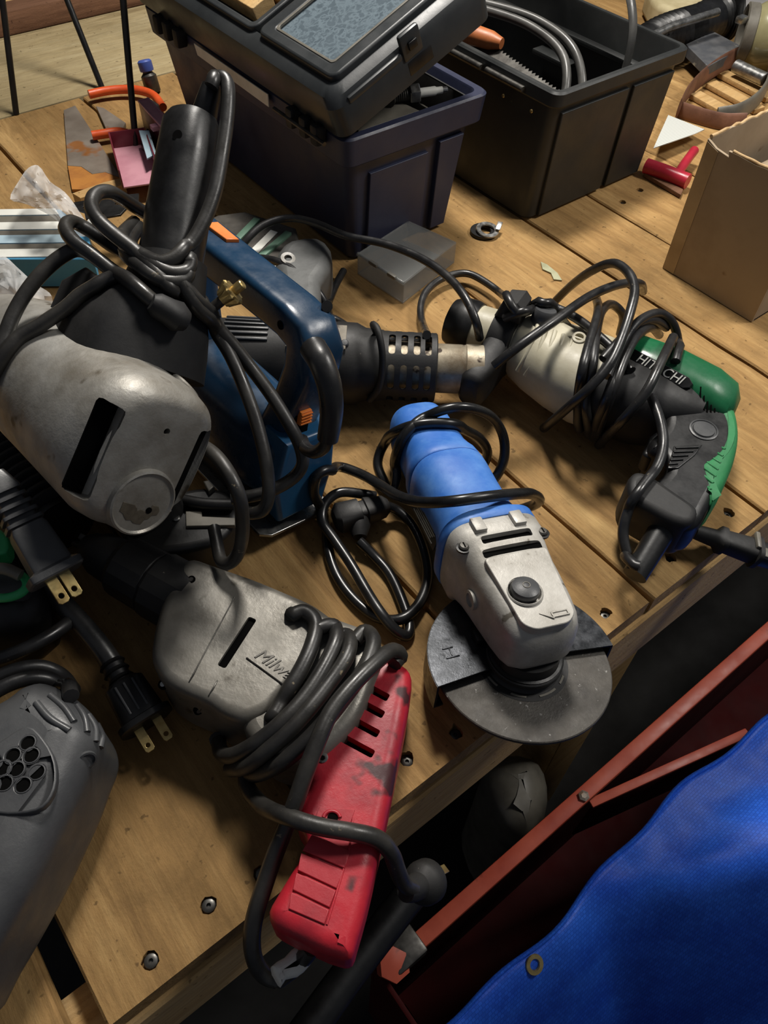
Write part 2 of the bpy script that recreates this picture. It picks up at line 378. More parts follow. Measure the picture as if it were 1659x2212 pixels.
# screws sunk in the planks near the front edge, and torn screw holes
screw_me = None
by_plank = {}
for u, v, r, deep in [(325, 2075, 0.0046, 0.002), (450, 1955, 0.0046, 0.002), (565, 1887, 0.0046, 0.002), (880, 1640, 0.0044, 0.005), (985, 1582, 0.0042, 0.005), (1310, 1325, 0.0042, 0.005),
                      (1450, 1206, 0.0042, 0.005), (1575, 1107, 0.0042, 0.005), (1382, 410, 0.004, 0.004), (1345, 436, 0.004, 0.004)]:
    q = P(u, v, 0); pl = plank_at(q.x)
    if pl is None: continue
    c = cyl('cutter', Frame((q.x, q.y, 0), (1, 0, 0), (0, 0, 1)), r+0.0007, -deep-0.002, 0.01, None, None, 9)
    for vv in c.data.vertices:
        vv.co.x += rp.uniform(-0.0006, 0.0006); vv.co.y += rp.uniform(-0.0006, 0.0006) + (0.0025 if deep > 0.004 and rp.random() < 0.3 else 0)
    by_plank.setdefault(pl.name, []).append(c)
    if screw_me is None:
        s = lathe('screw', WF, [(0.0042, -0.001), (0.0042, 0.0006), (0.0036, 0.001), (0.0014, 0.001), (0.0010, -0.0006), (0, -0.0006)], 'dark_steel', None, 14)
        screw_me = s.data; bpy.data.objects.remove(s)
    o = bpy.data.objects.new('screw', screw_me); COL.objects.link(o); o.parent = pl; o.location = (q.x, q.y, -deep)
for k, cs in by_plank.items(): cut(bpy.data.objects[k], cs)
# front edge board: a 2x4 on edge under the plank ends
bm = bmesh.new(); n = 40; cols = []
for k in range(n+1):
    x = -0.6+2.4*k/n; w = rp.gauss(0, 0.0007)
    pr = [(EDGE_Y-0.002, -0.0215), (EDGE_Y-0.004, -0.024), (EDGE_Y-0.004, -0.100+w), (EDGE_Y-0.001, -0.104+w), (EDGE_Y+0.034, -0.104), (EDGE_Y+0.034, -0.0215)]
    cols.append([bm.verts.new((x, a, b)) for a, b in pr])
for k in range(n):
    for i in range(6):
        j = (i+1) % 6; bm.faces.new((cols[k][i], cols[k][j], cols[k+1][j], cols[k+1][i]))
bm.faces.new(cols[0]); bm.faces.new(cols[-1][::-1]); bmesh.ops.recalc_face_normals(bm, faces=bm.faces)
obj('edge_board', from_bm(bm, 'edge_board'), 'fascia', bench, 30)
wbox('back_plank', (-0.6, 1.177, -0.019), (2.2, 1.428, 0.0), 'board_x', bench, 0.0015)
wbox('back_plank', (-0.6, 1.432, -0.019), (2.2, 1.70, 0.0), 'board_x', bench, 0.0015)
wbox('back_plank', (-0.6, 1.704, -0.019), (2.2, 2.05, 0.0), 'board_x', bench, 0.0015)
wbox('rail', (-0.6, 1.08, -0.108), (2.2, 1.118, -0.0195), 'fascia', bench, 0.001)
for x in (-0.5, 0.445, 1.4):
    wbox('leg', (x, EDGE_Y+0.035, -0.86), (x+0.089, EDGE_Y+0.124, -0.0195), 'fascia', bench, 0.002)
    wbox('leg', (x, 1.12, -0.86), (x+0.089, 1.209, -0.0195), 'fascia', bench, 0.002)
bl = tag(wbox('timber_batten', (-0.3, 1.432, 0.0005), (1.2, 1.474, 0.034), 'brown_board', None, 0.002), 'dark brown timber batten lying along the back of the bench', 'timber')
tag(wbox('timber_board', (-0.3, 1.478, 0.0005), (1.3, 1.72, 0.030), 'fascia', None, 0.002), 'light yellow board behind the dark brown batten at the back', 'timber')

# ================================================================== TOOL BOXES
def rrect(x0, x1, y0, y1, r, z, n=5):
    out = []
    for cx, cy, a0 in ((x1-r, y1-r, 0), (x0+r, y1-r, 90), (x0+r, y0+r, 180), (x1-r, y0+r, 270)):
        for k in range(n+1):
            a = math.radians(a0+90*k/n); out.append(V((cx+r*math.cos(a), cy+r*math.sin(a), z)))
    return out
def tub(name, bot, top, z0, z1, rim, rim_h, wall, mat, parent, r=0.012):
    """open moulded tub with taper, a stepped rim and real inside walls"""
    def mix(t): return [b+(c-b)*t for b, c in zip(bot, top)]
    h = z1-z0; s = [1, -1, 1, -1]
    def g(rect, d): return (rect[0]-d, rect[1]+d, rect[2]-d, rect[3]+d)
    zr = (z1-rim_h-z0)/h
    rs = [rrect(*g(bot, -0.004), r, z0), rrect(*bot, r, z0+0.004), rrect(*mix(zr*0.99), r, z0+h*zr*0.99), rrect(*g(mix(zr), rim*0.8), r, z0+h*zr), rrect(*g(mix(zr+0.01), rim), r, z0+h*zr+0.002),
          rrect(*g(top, rim-0.001), r, z1-0.002), rrect(*g(top, rim-0.003), r, z1), rrect(*g(top, -wall+0.001), r*0.8, z1), rrect(*g(top, -wall), r*0.8, z1-0.002), rrect(*g(bot, -wall), r*0.6, z0+wall)]
    return loft(name, rs, mat, parent, True, 30)
tb1 = root('tool_box', 'navy blue plastic tool box with a dark grey lid standing half open', 'tool box', (0.52, 0.80, 0))
tub('body', (0.452, 0.588, 0.622, 0.985), (0.441, 0.617, 0.613, 1.02), 0.0003, 0.150, 0.009, 0.030, 0.003, 'navy', tb1)
# raised front panel and corner rib, following the taper
def front_slab(name, x0, x1, z0, z1, t, mat, parent, ybot, ytop, zt, bev=0.0012, xb=None):
    def yy(z): return ybot+(ytop-ybot)*z/zt
    pts = [V((x0, yy(z0), z0)), V((x1, yy(z0), z0)), V((x1+(xb or 0), yy(z1), z1)), V((x0, yy(z1), z1))]
    nrm = V((0, -1, (ytop-ybot)/zt)).normalized()
    if nrm.y > 0: nrm = -nrm
    return slab(name, pts, nrm, t, 0.001, bev, mat, parent)
front_slab('front_panel', 0.470, 0.548, 0.012, 0.104, 0.004, 'navy', tb1, 0.622, 0.613, 0.15)
front_slab('corner_rib', 0.562, 0.584, 0.006, 0.112, 0.006, 'navy', tb1, 0.622, 0.613, 0.15, xb=0.012)
# lid: hinged on the left long edge, propped 22 degrees open
TH = math.radians(22); LX = V((math.cos(TH), 0, math.sin(TH))); LZ = V((-math.sin(TH), 0, math.cos(TH)))
class LidFrame:
    def __call__(s, a, y, b): return V((0.430, 0, 0.153)) + LX*a + V((0, y, 0)) + LZ*b
LF = LidFrame()
def lring(a0, a1, y0, y1, r, b, n=5):
    return [LF(p.x, p.y, b) for p in rrect(a0, a1, y0, y1, r, 0, n)]
lid_rings = [lring(0.002, 0.194, 0.604, 1.032, 0.012, 0.004), lring(0.0, 0.196, 0.602, 1.034, 0.014, 0.0), lring(0.0, 0.196, 0.602, 1.034, 0.014, 0.030), lring(0.004, 0.192, 0.606, 1.030, 0.016, 0.038), lring(0.012, 0.184, 0.614, 1.022, 0.014, 0.0425),
             lring(0.022, 0.172, 0.622, 1.012, 0.010, 0.0425), lring(0.024, 0.170, 0.624, 1.010, 0.010, 0.034)]
inner = [lring(0.004, 0.192, 0.606, 1.030, 0.010, 0.003), lring(0.006, 0.190, 0.608, 1.028, 0.010, 0.028)]
loft('lid', list(reversed(inner))[:1] + [inner[0]] + lid_rings[0:], 'lid', tb1, True, 30)
class F2:
    pass
LFR = Frame(LF(0, 0, 0), LX, LZ)   # local x across the lid, local y along the box, z off the lid
def lidslab(name, a0, a1, y0, y1, b0, b1, mat, bev, r=0.008, holes=()):
    pts = [LF(p.x, p.y, b0) for p in rrect(a0, a1, y0, y1, r, 0, 4)]
    hs = [[LF(p.x, p.y, b0) for p in rrect(*h, 0.004, 0, 3)] for h in holes]
    return slab(name, pts, LZ, b1-b0, 0, bev, mat, tb1, hs)
fr_ = lidslab('compartment_lid', 0.018, 0.166, 0.617, 0.748, 0.034, 0.049, 'lid', 0.003, 0.010, [(0.032, 0.152, 0.634, 0.730)])
win_m, nt, b = new_mat('smoked_window'); vec = mapping(nt)
vv = nt.nodes.new('ShaderNodeTexVoronoi'); nt.links.new(vec, vv.inputs['Vector']); vv.feature = 'DISTANCE_TO_EDGE'; vv.inputs['Scale'].default_value = 70; dn_ = nt.nodes.new('ShaderNodeTexNoise'); nt.links.new(vec, dn_.inputs['Vector']); dn_.inputs['Scale'].default_value = 60; dn_.inputs['Detail'].default_value = 6; vm_ = nt.nodes.new('ShaderNodeMix'); vm_.data_type = 'RGBA'; vm_.inputs[0].default_value = 0.06; nt.links.new(vec, vm_.inputs[6]); nt.links.new(dn_.outputs['Color'], vm_.inputs[7]); nt.links.new(vm_.outputs[2], vv.inputs['Vector'])
nz = noise_tex(nt, vec, 60, 4); c1 = ramp(nt, vv.outputs['Distance'], [(0.0, rgb(112, 126, 134)), (0.20, rgb(66, 77, 85))])
nt.links.new(mixc(nt, nz, c1, rgb(96, 108, 116)), b.inputs['Base Color']); b.inputs['Roughness'].default_value = 0.25
MAT['smoked'] = win_m
w_ = lidslab('window', 0.0315, 0.1525, 0.6335, 0.7305, 0.036, 0.0455, 'smoked', 0.001, 0.004)
lidslab('window_trim', 0.031, 0.153, 0.633, 0.731, 0.0465, 0.0492, 'hose', 0.0004, 0.004, [(0.0335, 0.1505, 0.6355, 0.7285)])
lidslab('compartment_rim', 0.018, 0.166, 0.756, 1.004, 0.036, 0.0475, 'lid', 0.002, 0.010, [(0.026, 0.158, 0.764, 0.996)])
# latch of the compartment lid on the front face
lat = box('latch', LFR, (0.024, 0.006, 0.026), 'lid', tb1, 0.0025, (0.098, 0.603, 0.036))
box('latch_button', LFR, (0.010, 0.004, 0.008), 'black', lat, 0.001, (0.098, 0.5995, 0.036))
box('latch_recess', LFR, (0.030, 0.002, 0.014), 'black', tb1, 0.001, (0.104, 0.6025, 0.014))
box('front_ledge', LFR, (0.066, 0.005, 0.007), 'lid', tb1, 0.002, (0.052, 0.603, 0.031))
# hinge knuckles down the left edge
for y in (0.640, 0.660, 0.684, 0.920, 0.945, 0.968):
    box('hinge_knuckle', Frame((0.426, y, 0.146), (1, 0, 0), (0, 0, 1)), (0.014, 0.012, 0.020), 'black_matte', tb1, 0.003)
cyl('hinge_pin', Frame((0.4195, 0.62, 0.146), (1, 0, 0), (0, 1, 0)), 0.0022, 0.0, 0.09, 'dark_steel', tb1, 12)
tagm = [V((0.4285, 0.735, 0.136)), V((0.4285, 0.735, 0.149)), V((0.4285, 0.89, 0.149)), V((0.4285, 0.885, 0.138))]
slab('torn_label', tagm, (-1, 0, 0), 0.0006, 0.0006, 0.0002, surf('label_paper', rgb(220, 214, 200), rgb(196, 190, 174), 30, rough=0.5), tb1)
# yellow wood shims in the back compartment of the lid
for k, (a0, a1, y0, y1, h) in enumerate([(0.034, 0.060, 0.775, 0.985, 0.052), (0.064, 0.120, 0.772, 0.830, 0.050)]):
    o = slab('wood_shim', [LF(p.x, p.y, 0.0352) for p in rrect(a0, a1, y0, y1, 0.002, 0, 2)], LZ, h-0.0352, 0, 0.001, 'fascia')
    tag(o, ['long yellow wood strip lying in the lid tray of the navy tool box', 'short yellow wood block lying across the lid tray of the navy tool box'][k], 'wood', 'wood pieces in the lid tray')
# lift-out tray with dividers, and the spark plugs lying in it
tray = root('tray', 'grey tool box tray with pale divider ribs, inside the navy tool box', 'tray', (0.53, 0.72, 0.10))
tub('tray_body', (0.452, 0.604, 0.620, 0.90), (0.449, 0.608, 0.617, 0.905), 0.1070, 0.1440, 0.0, 0.004, 0.002, 'black_matte', tray, 0.008)
for x in (0.505, 0.555): wbox('divider', (x, 0.622, 0.109), (x+0.0025, 0.90, 0.1425), 'hose', tray, 0.0006)
wbox('divider', (0.452, 0.715, 0.109), (0.606, 0.7175, 0.1425), 'hose', tray, 0.0006)
slab('tray_flap', [V((0.462, 0.622, 0.1443)), V((0.540, 0.622, 0.1443)), V((0.535, 0.660, 0.1443)), V((0.478, 0.650, 0.1443))], (0, 0, 1), 0.0016, 0, 0.0004, 'hose', tray)
def spark_plug(o, x, label):
    r_ = root('spark_plug', label, 'spark plug', o, 'spark plugs in the navy tool box')
    f = Frame(o, x, (0, 0, 1)); f = Frame(f.o, f.z, f.x)    # local z along the plug
    lathe('insulator', f, [(0.0045, 0.0), (0.0045, 0.018), (0.0035, 0.020), (0.0035, 0.026)], 'white', r_, 16)
    lathe('hexagon', f, [(0.009, -0.010), (0.010, -0.009), (0.010, 0.000), (0.009, 0.001)], 'steel', r_, 6, 20)
    lathe('thread', f, [(0.0062+0.0007*(k % 2), -0.010-0.0011*k) for k in range(16)], 'dark_steel', r_, 16, 60)
    lathe('terminal', f, [(0.003, 0.026), (0.003, 0.031), (0.0015, 0.032)], 'steel', r_, 12)
    return r_
spark_plug((0.553, 0.640, 0.1535), (0.9, -0.42, 0.05), 'spark plug lying on the tray divider nearest the navy box front')
spark_plug((0.538, 0.662, 0.1535), (0.75, 0.62, 0.05), 'spark plug with white insulator lying behind the front one in the navy tool box')
# black wall clip at the right rim
tb2 = root('tool_box', 'black plastic tool box without a lid, full of saws and hoses', 'tool box', (0.78, 0.75, 0))
tub('body', (0.672, 0.880, 0.566, 0.93), (0.679, 0.891, 0.559, 0.94), 0.0003, 0.152, 0.006, 0.016, 0.003, 'box_black', tb2)
front_slab('front_panel', 0.690, 0.7995, 0.004, 0.128, 0.0035, 'box_black', tb2, 0.566, 0.559, 0.15)
front_slab('front_panel', 0.8085, 0.872, 0.004, 0.128, 0.0035, 'box_black', tb2, 0.566, 0.559, 0.15, xb=0.008)
wbox('tray_ledge', (0.874, 0.575, 0.112), (0.886, 0.925, 0.118), 'box_black', tb2, 0.001)
wbox('tray_ledge', (0.684, 0.575, 0.112), (0.692, 0.925, 0.118), 'box_black', tb2, 0.001)
wbox('stop_rib', (0.858, 0.70, 0.085), (0.887, 0.765, 0.091), 'box_black', tb2, 0.001)
for y0, y1 in ((0.60, 0.66), (0.668, 0.735), (0.745, 0.80)):
    cyl('hinge_bar', Frame((0.669, y0, 0.143), (1, 0, 0), (0, 1, 0)), 0.0035, 0, y1-y0, 'dark_steel', tb2, 12, 0.0005)
for y in (0.585, 0.63): screw_part(Frame((0.6712, y, 0.125), (0, 1, 0), (-1, 0, 0)), 0.002, tb2, 'brass')
# contents of the black box
saw = root('hand_saw', 'serrated saw blade with an orange wooden handle inside the black tool box', 'saw', (0.74, 0.70, 0.09))
sa, sb = V((0.735, 0.87, 0.140)), V((0.708, 0.590, 0.128))
d_ = (sb-sa); L_ = d_.length; xx = d_.normalized(); zz = V((1, 0, 0.45)); zz = (zz-xx*zz.dot(xx)).normalized()
ol = [sa-zz*0.009]
nt_ = 46
for k in range(nt_):
    ol.append(sa+xx*(L_*k/nt_)+zz*0.009); ol.append(sa+xx*(L_*(k+0.5)/nt_)+zz*0.0125)
ol += [sb+zz*0.009, sb-zz*0.004]
slab('blade', ol, xx.cross(zz), 0.0006, 0.0006, 0.0001, 'dark_steel', saw)
prof('handle', Frame((0.700, 0.800, 0.1445), (0.28, -0.95, 0.0), (0, 0, 1)), [(0, 0.008, 0.007), (0.01, 0.012, 0.011), (0.05, 0.0135, 0.012), (0.09, 0.011, 0.010), (0.105, 0.006, 0.006)], surf('orange_wood', rgb(178, 104, 58), rgb(150, 84, 44), 30, rough=0.45), saw, 20)
tag(tube('grey_hose', [(0.72, 0.90, 0.150), (0.775, 0.80, 0.146), (0.803, 0.72, 0.140), (0.800, 0.66, 0.125), (0.772, 0.625, 0.09), (0.745, 0.62, 0.03)], 0.0055, 'hose_dark'), 'grey hose curving down beside the saw blade in the black tool box', 'hose', 'hoses in the black tool box')
tag(tube('grey_hose', [(0.73, 0.93, 0.146), (0.80, 0.83, 0.140), (0.838, 0.74, 0.134), (0.838, 0.675, 0.118), (0.818, 0.635, 0.08), (0.79, 0.63, 0.03)], 0.0055, 'hose_dark'), 'grey hose at the middle of the black tool box, right of the other hose', 'hose', 'hoses in the black tool box')
tag(tube('strap', [(0.812, 0.60, 0.03), (0.832, 0.595, 0.100), (0.845, 0.605, 0.165), (0.855, 0.64, 0.205), (0.868, 0.70, 0.235), (0.880, 0.78, 0.24), (0.885, 0.86, 0.20), (0.88, 0.92, 0.10)], 0.0062, 'hose_dark', None, 12, 8, True, 0.45, (1, 0, 0.2)), 'flat grey band arching up out of the black tool box', 'strap')
tag(wbox('dark_case', (0.70, 0.66, 0.004), (0.86, 0.92, 0.055), 'black_matte', None, 0.004), 'black case lying on the bottom of the black tool box', 'case')

# ================================================================== CARDBOARD BOX
cb = root('cardboard_box', 'small open brown cardboard box with torn top edges, near the right edge', 'box', (0.84, 0.345, 0))
def wall_panel(name, pts, nrm, t, parent, jag=0.0):
    return slab(name, pts, nrm, t, 0, 0.0004, 'cardboard', parent)
def jagged(p0, p1, n, amp, rnd):
    return [p0.lerp(p1, k/n)+V((0, 0, rnd.uniform(-amp, amp))) for k in range(n+1)]
rj = random.Random(5); H = 0.150
x0, x1, y0, y1 = 0.738, 0.985, 0.284, 0.406
wall_panel('side_wall', [V((x0, y1, 0.0005)), V((x0, y0, 0.0005))]+jagged(V((x0, y0, H-0.002)), V((x0, y1-0.026, H-0.003)), 9, 0.0006, rj)+[V((x0, y1-0.028, H-0.008)), V((x0, y1-0.012, H-0.006)), V((x0, y1, H-0.001))], (-1, 0, 0), 0.003, cb)
wall_panel('back_wall', [V((x0, y1, 0.0005)), V((x1, y1, 0.0005))]+jagged(V((x1, y1, H)), V((x0, y1, H+0.002)), 16, 0.0016, rj), (0, -1, 0), 0.003, cb)
wall_panel('front_wall', [V((x0, y0, 0.0005)), V((x1, y0, 0.0005))]+jagged(V((x1, y0, H-0.004)), V((x0, y0, H-0.002)), 12, 0.001, rj), (0, 1, 0), 0.003, cb)
wall_panel('side_wall', [V((x1, y0, 0.0005)), V((x1, y1, 0.0005)), V((x1, y1, H)), V((x1, y0, H-0.004))], (1, 0, 0), 0.003, cb)
wall_panel('bottom', [V((x0, y0, 0.0008)), V((x1, y0, 0.0008)), V((x1, y1, 0.0008)), V((x0, y1, 0.0008))], (0, 0, 1), 0.0025, cb)
tube('torn_edge', jagged(V((x0-0.0012, y0, H-0.001)), V((x0-0.0012, y1-0.03, H-0.002)), 12, 0.0004, rj), 0.0017, 'card_edge', cb, 7, 3)
tube('torn_edge', jagged(V((x0, y1-0.001, H+0.001)), V((x1, y1-0.001, H+0.001)), 30, 0.0012, rj), 0.0019, 'card_edge', cb, 7, 3)
slab('corner_tape', [V((x0-0.0033, y1-0.0005, 0.001)), V((x0-0.0033, y1-0.016, 0.001)), V((x0-0.0033, y1-0.016, H-0.008)), V((x0-0.0033, y1-0.0005, H-0.003))], (-1, 0, 0), 0.0004, 0, 0.0001, surf('paper_tape', rgb(176, 154, 120), rgb(158, 136, 104), 20, rough=0.6), cb)
wbox('flap', (x0+0.03, y0+0.006, 0.105), (x1-0.004, y0+0.10, 0.108), 'cardboard', cb, 0.0005)

# ================================================================== ANGLE GRINDER
def pit(o, fr, size, parent, name='vent', bev=None, frac=0.3, mat='dark'):
    """sunk slot: cut in o, with a near-black floor part that paints the shade inside; fr centred on the surface, z outward; size (x, y, depth)"""
    c = box('cutter', fr, (size[0], size[1], size[2]*2), None, None, bev if bev is not None else min(size[0], size[1])*0.3)
    f = box(name, fr, (size[0]*1.02, size[1]*1.02, size[2]*(1-frac)), mat, parent, 0, (0, 0, -size[2]*(1-(1-frac)/2)))
    return c
gr = root('angle_grinder', 'blue angle grinder with a cast metal head, its disc over the bench edge', 'angle grinder', (0.28, 0.24, 0))
G = Frame((0.2455, 0.1365, 0.066), (0.340, 0.940, -0.135), (0.075, -0.062, 1))
gb = prof('motor_housing', G, [(0.084, 0.0335, 0.0325, 2.6), (0.092, 0.0325, 0.032, 2.6), (0.102, 0.0308, 0.0308, 2.6), (0.125, 0.0308, 0.0308, 2.7), (0.148, 0.0318, 0.0313, 2.7), (0.157, 0.0318, 0.0313, 2.7), (0.161, 0.0300, 0.0298, 2.7)], 'blue', gr, 40)
prof('rear_housing', G, [(0.1605, 0.0308, 0.0303, 2.7), (0.1615, 0.0314, 0.0310, 2.7), (0.169, 0.0307, 0.030, 2.7), (0.175, 0.0287, 0.0285, 2.7), (0.182, 0.0268, 0.027, 2.8), (0.205, 0.0258, 0.0262, 3), (0.222, 0.0255, 0.026, 3), (0.233, 0.0235, 0.024, 2.8), (0.239, 0.017, 0.017, 2.4), (0.241, 0.008, 0.008, 2)], 'blue', gr, 40)
prof('collar', G, [(0.076, 0.0368, 0.0355, 3.4), (0.0775, 0.0378, 0.0365, 3.4), (0.084, 0.0378, 0.0365, 3.4), (0.0875, 0.0350, 0.034, 3)], 'blue', gr, 44)
rp_ = box('rating_plate', Frame(G(0.122, 0.0305, -0.003), G.x, G.y*0.97+G.z*0.22), (0.050, 0.020, 0.0014), 'black', gr, 0.0005)
for k in range(7): box('print_line', Frame(G(0.122, 0.0305, -0.003), G.x, G.y*0.97+G.z*0.22), (0.040-0.004*(k % 3), 0.0009, 0.0004), 'hose', rp_, 0, (0, -0.0072+0.0024*k, 0.0008))
def sec(x, hw, top, bot, e): return (x+0.014, hw, (top-bot)/2, e, 0, (top+bot)/2)
gc = prof('gear_case', G, [sec(0.0622, 0.0355, 0.0345, -0.033, 4.2), sec(0.060, 0.0362, 0.0352, -0.034, 4.2), sec(0.048, 0.0362, 0.0352, -0.034, 4.2), sec(0.045, 0.0340, 0.0342, -0.031, 4), sec(0.034, 0.0318, 0.0325, -0.028, 4), sec(0.022, 0.0302, 0.0298, -0.026, 4.4), sec(0.010, 0.0290, 0.0285, -0.024, 5),
                          sec(-0.008, 0.0275, 0.0270, -0.022, 5), sec(-0.020, 0.0264, 0.0250, -0.020, 4.6), sec(-0.027, 0.0248, 0.0215, -0.018, 4), sec(-0.032, 0.0205, 0.0160, -0.015, 3.2), sec(-0.034, 0.012, 0.008, -0.010, 2.6)], 'cast', gr, 56)
cs = [pit(gc, G.at(0.0575, -0.001, 0.0330), (0.0060, 0.038, 0.008), gr, 'vent_slot', 0.0015), pit(gc, G.at(0.0470, -0.001, 0.0318), (0.0064, 0.044, 0.008), gr, 'vent_slot', 0.0015),
      lathe('cutter', G.at(0.011, 0.007, 0.022), [(0.0108, 0.0), (0.0112, 0.02)], None, None, 28)]
cut(gc, cs)
PT = Frame(G(0.050, 0, 0.0332), G(-0.022, 0, 0.0247)-G(0.050, 0, 0.0332), G.z)
tpl = slab('top_plate', round_poly([PT(0.008, -0.0235, 0), PT(0.030, -0.0215, 0), PT(0.050, -0.0200, 0), PT(0.062, -0.0190, 0), PT(0.068, -0.0120, 0), PT(0.068, 0.0120, 0), PT(0.062, 0.0190, 0), PT(0.050, 0.0200, 0), PT(0.030, 0.0215, 0), PT(0.008, 0.0235, 0)], 0.004), PT.z, 0.0012, 0.006, 0.0010, 'cast', gr)
cut(tpl, [lathe('cutter', G.at(0.011, 0.007, 0.018), [(0.0112, 0.0), (0.0114, 0.024)], None, None, 28)])
tl = G.at(0.011, 0.007, 0.0222)
lathe('lock_button', tl, [(0.0085, 0.0), (0.0085, 0.006), (0.0094, 0.0065), (0.0098, 0.0095), (0.0090, 0.0118), (0.006, 0.0132), (0, 0.0138)], 'grey_plastic', gr, 30)
lathe('button_ring', tl, [(0.0120, 0.004), (0.0124, 0.0075), (0.0118, 0.0083), (0.0110, 0.0078), (0.0108, 0.004)], 'cast', gr, 30, 35, True)
lathe('button_mark', tl, [(0.0026, 0.0133), (0.0026, 0.01395), (0.0021, 0.01395), (0.0021, 0.0132)], 'hose', gr, 18, 35, True)
for y in (-0.014, 0.016):
    box('boss', G, (0.013, 0.009, 0.006), 'cast', gr, 0.0012, (0.0695, y, 0.0355))
for y in (-0.030, 0.030):
    sw = screw_part(G.at(0.0590, y, 0.0285), 0.0038, gr)
    box('screw_slot', G.at(0.0590, y, 0.0285), (0.0045, 0.0009, 0.0008), 'dark', sw, 0, (0, 0, 0.0023))
    lathe('screw_recess', G.at(0.0590, y, 0.0267), [(0.0052, 0), (0.0054, 0.0016), (0.0046, 0.0018)], 'black', gr, 18)
for s_ in (1, -1):
    lathe('handle_socket', Frame(G(0.034, s_*0.0275, 0.002), G.x, G.y*s_), [(0.0075, 0), (0.0072, 0.0045), (0.005, 0.0048), (0.005, 0.001)], 'cast', gr, 24)
# raised arrow and box mark on the nose
box('arrow_mark', Frame(G(-0.010, 0.001, 0.0276), (G.x*0.6+G.y*0.8), G.z), (0.010, 0.0010, 0.0012), 'cast', gr, 0.0003)
for dx, dy, sx, sy in ((-0.0120, -0.0085, 0.0010, 0.011), (-0.0085, -0.0085, 0.0010, 0.011), (-0.0102, -0.0030, 0.0045, 0.0010), (-0.0102, -0.0140, 0.0045, 0.0010)):
    box('arrow_mark', G, (sx, sy, 0.0012), 'cast', gr, 0.0003, (dx, dy, 0.0276))
lathe('spindle_neck', G, [(0.0225, -0.016), (0.0235, -0.024), (0.0255, -0.0245), (0.0255, -0.0300), (0.020, -0.0305), (0.020, -0.0335)], 'black', gr, 40)
lathe('clamp_band', G, [(0.0262, -0.0255), (0.0268, -0.0260), (0.0268, -0.0290), (0.0262, -0.0295)], 'black_matte', gr, 40)
box('clamp_screw', G, (0.010, 0.010, 0.008), 'black', gr, 0.001, (0.022, 0.024, -0.0265))
lathe('grinding_disc', G, [(0.011, -0.0315), (0.021, -0.0315), (0.0255, -0.0352), (0.0618, -0.0352), (0.0625, -0.0358), (0.0625, -0.0380), (0.0618, -0.0386), (0.0255, -0.0386), (0.0215, -0.0352), (0.011, -0.0352)], 'disc', gr, 72, 30)
lathe('disc_hub', G, [(0.0115, -0.0310), (0.0215, -0.0310), (0.0262, -0.0348), (0.0320, -0.03495), (0.0320, -0.0353), (0.0115, -0.0353)], 'black_matte', gr, 48, 35, True)
for a0, a1 in ((100, 118), (138, 160), (178, 205), (216, 232)):      # pale rubbed streaks on the hub ring
    pts = [G(0.0295*math.cos(math.radians(a)), 0.0295*math.sin(math.radians(a)), -0.03480) for a in range(a0, a1+1, 3)] + [G(0.0280*math.cos(math.radians(a)), 0.0280*math.sin(math.radians(a)), -0.03480) for a in range(a1, a0-1, -3)]
    slab('hub_ring_mark', pts, G.z, 0.0004, 0, 0.0001, 'hose', gr)
lathe('lock_nut', G, [(0.008, -0.0395), (0.019, -0.0400), (0.019, -0.0360), (0.008, -0.0355)], 'dark_steel', gr, 24)
a0, a1 = -96, 96
outer = [(0.0672*math.cos(math.radians(a)), 0.0672*math.sin(math.radians(a))) for a in range(a0, a1+1, 4)]
innr = [(0.022*math.cos(math.radians(a)), 0.022*math.sin(math.radians(a))) for a in range(a1, a0-1, -8)]
slab('guard', [G(x, y, -0.0300) for x, y in outer+innr], G.z, 0.0007, 0.0007, 0.0003, 'guard', gr)
def arc_band(name, fr, r0, r1, z0, z1, a0, a1, mat, parent, step=4):
    rs = []
    for a in range(a0, a1+1, step):
        c, s = math.cos(math.radians(a)), math.sin(math.radians(a))
        rs.append([fr(r0*c, r0*s, z0), fr(r1*c, r1*s, z0), fr(r1*c, r1*s, z1), fr(r0*c, r0*s, z1)])
    return loft(name, rs, mat, parent, True, 30)
arc_band('guard_skirt', G, 0.0658, 0.0674, -0.0530, -0.0298, a0, a1, 'guard', gr)
arc_band('guard_lip', G, 0.0600, 0.0674, -0.0545, -0.0528, a0, a1, 'guard', gr)
box('guard_embossing', G, (0.001, 0.010, 0.0008), 'guard', gr, 0.0003, (0.013, 0.048, -0.0290)); box('guard_embossing', G, (0.008, 0.001, 0.0008), 'guard', gr, 0.0003, (0.017, 0.048, -0.0290)); box('guard_embossing', G, (0.001, 0.008, 0.0008), 'guard', gr, 0.0003, (0.021, 0.049, -0.0290))

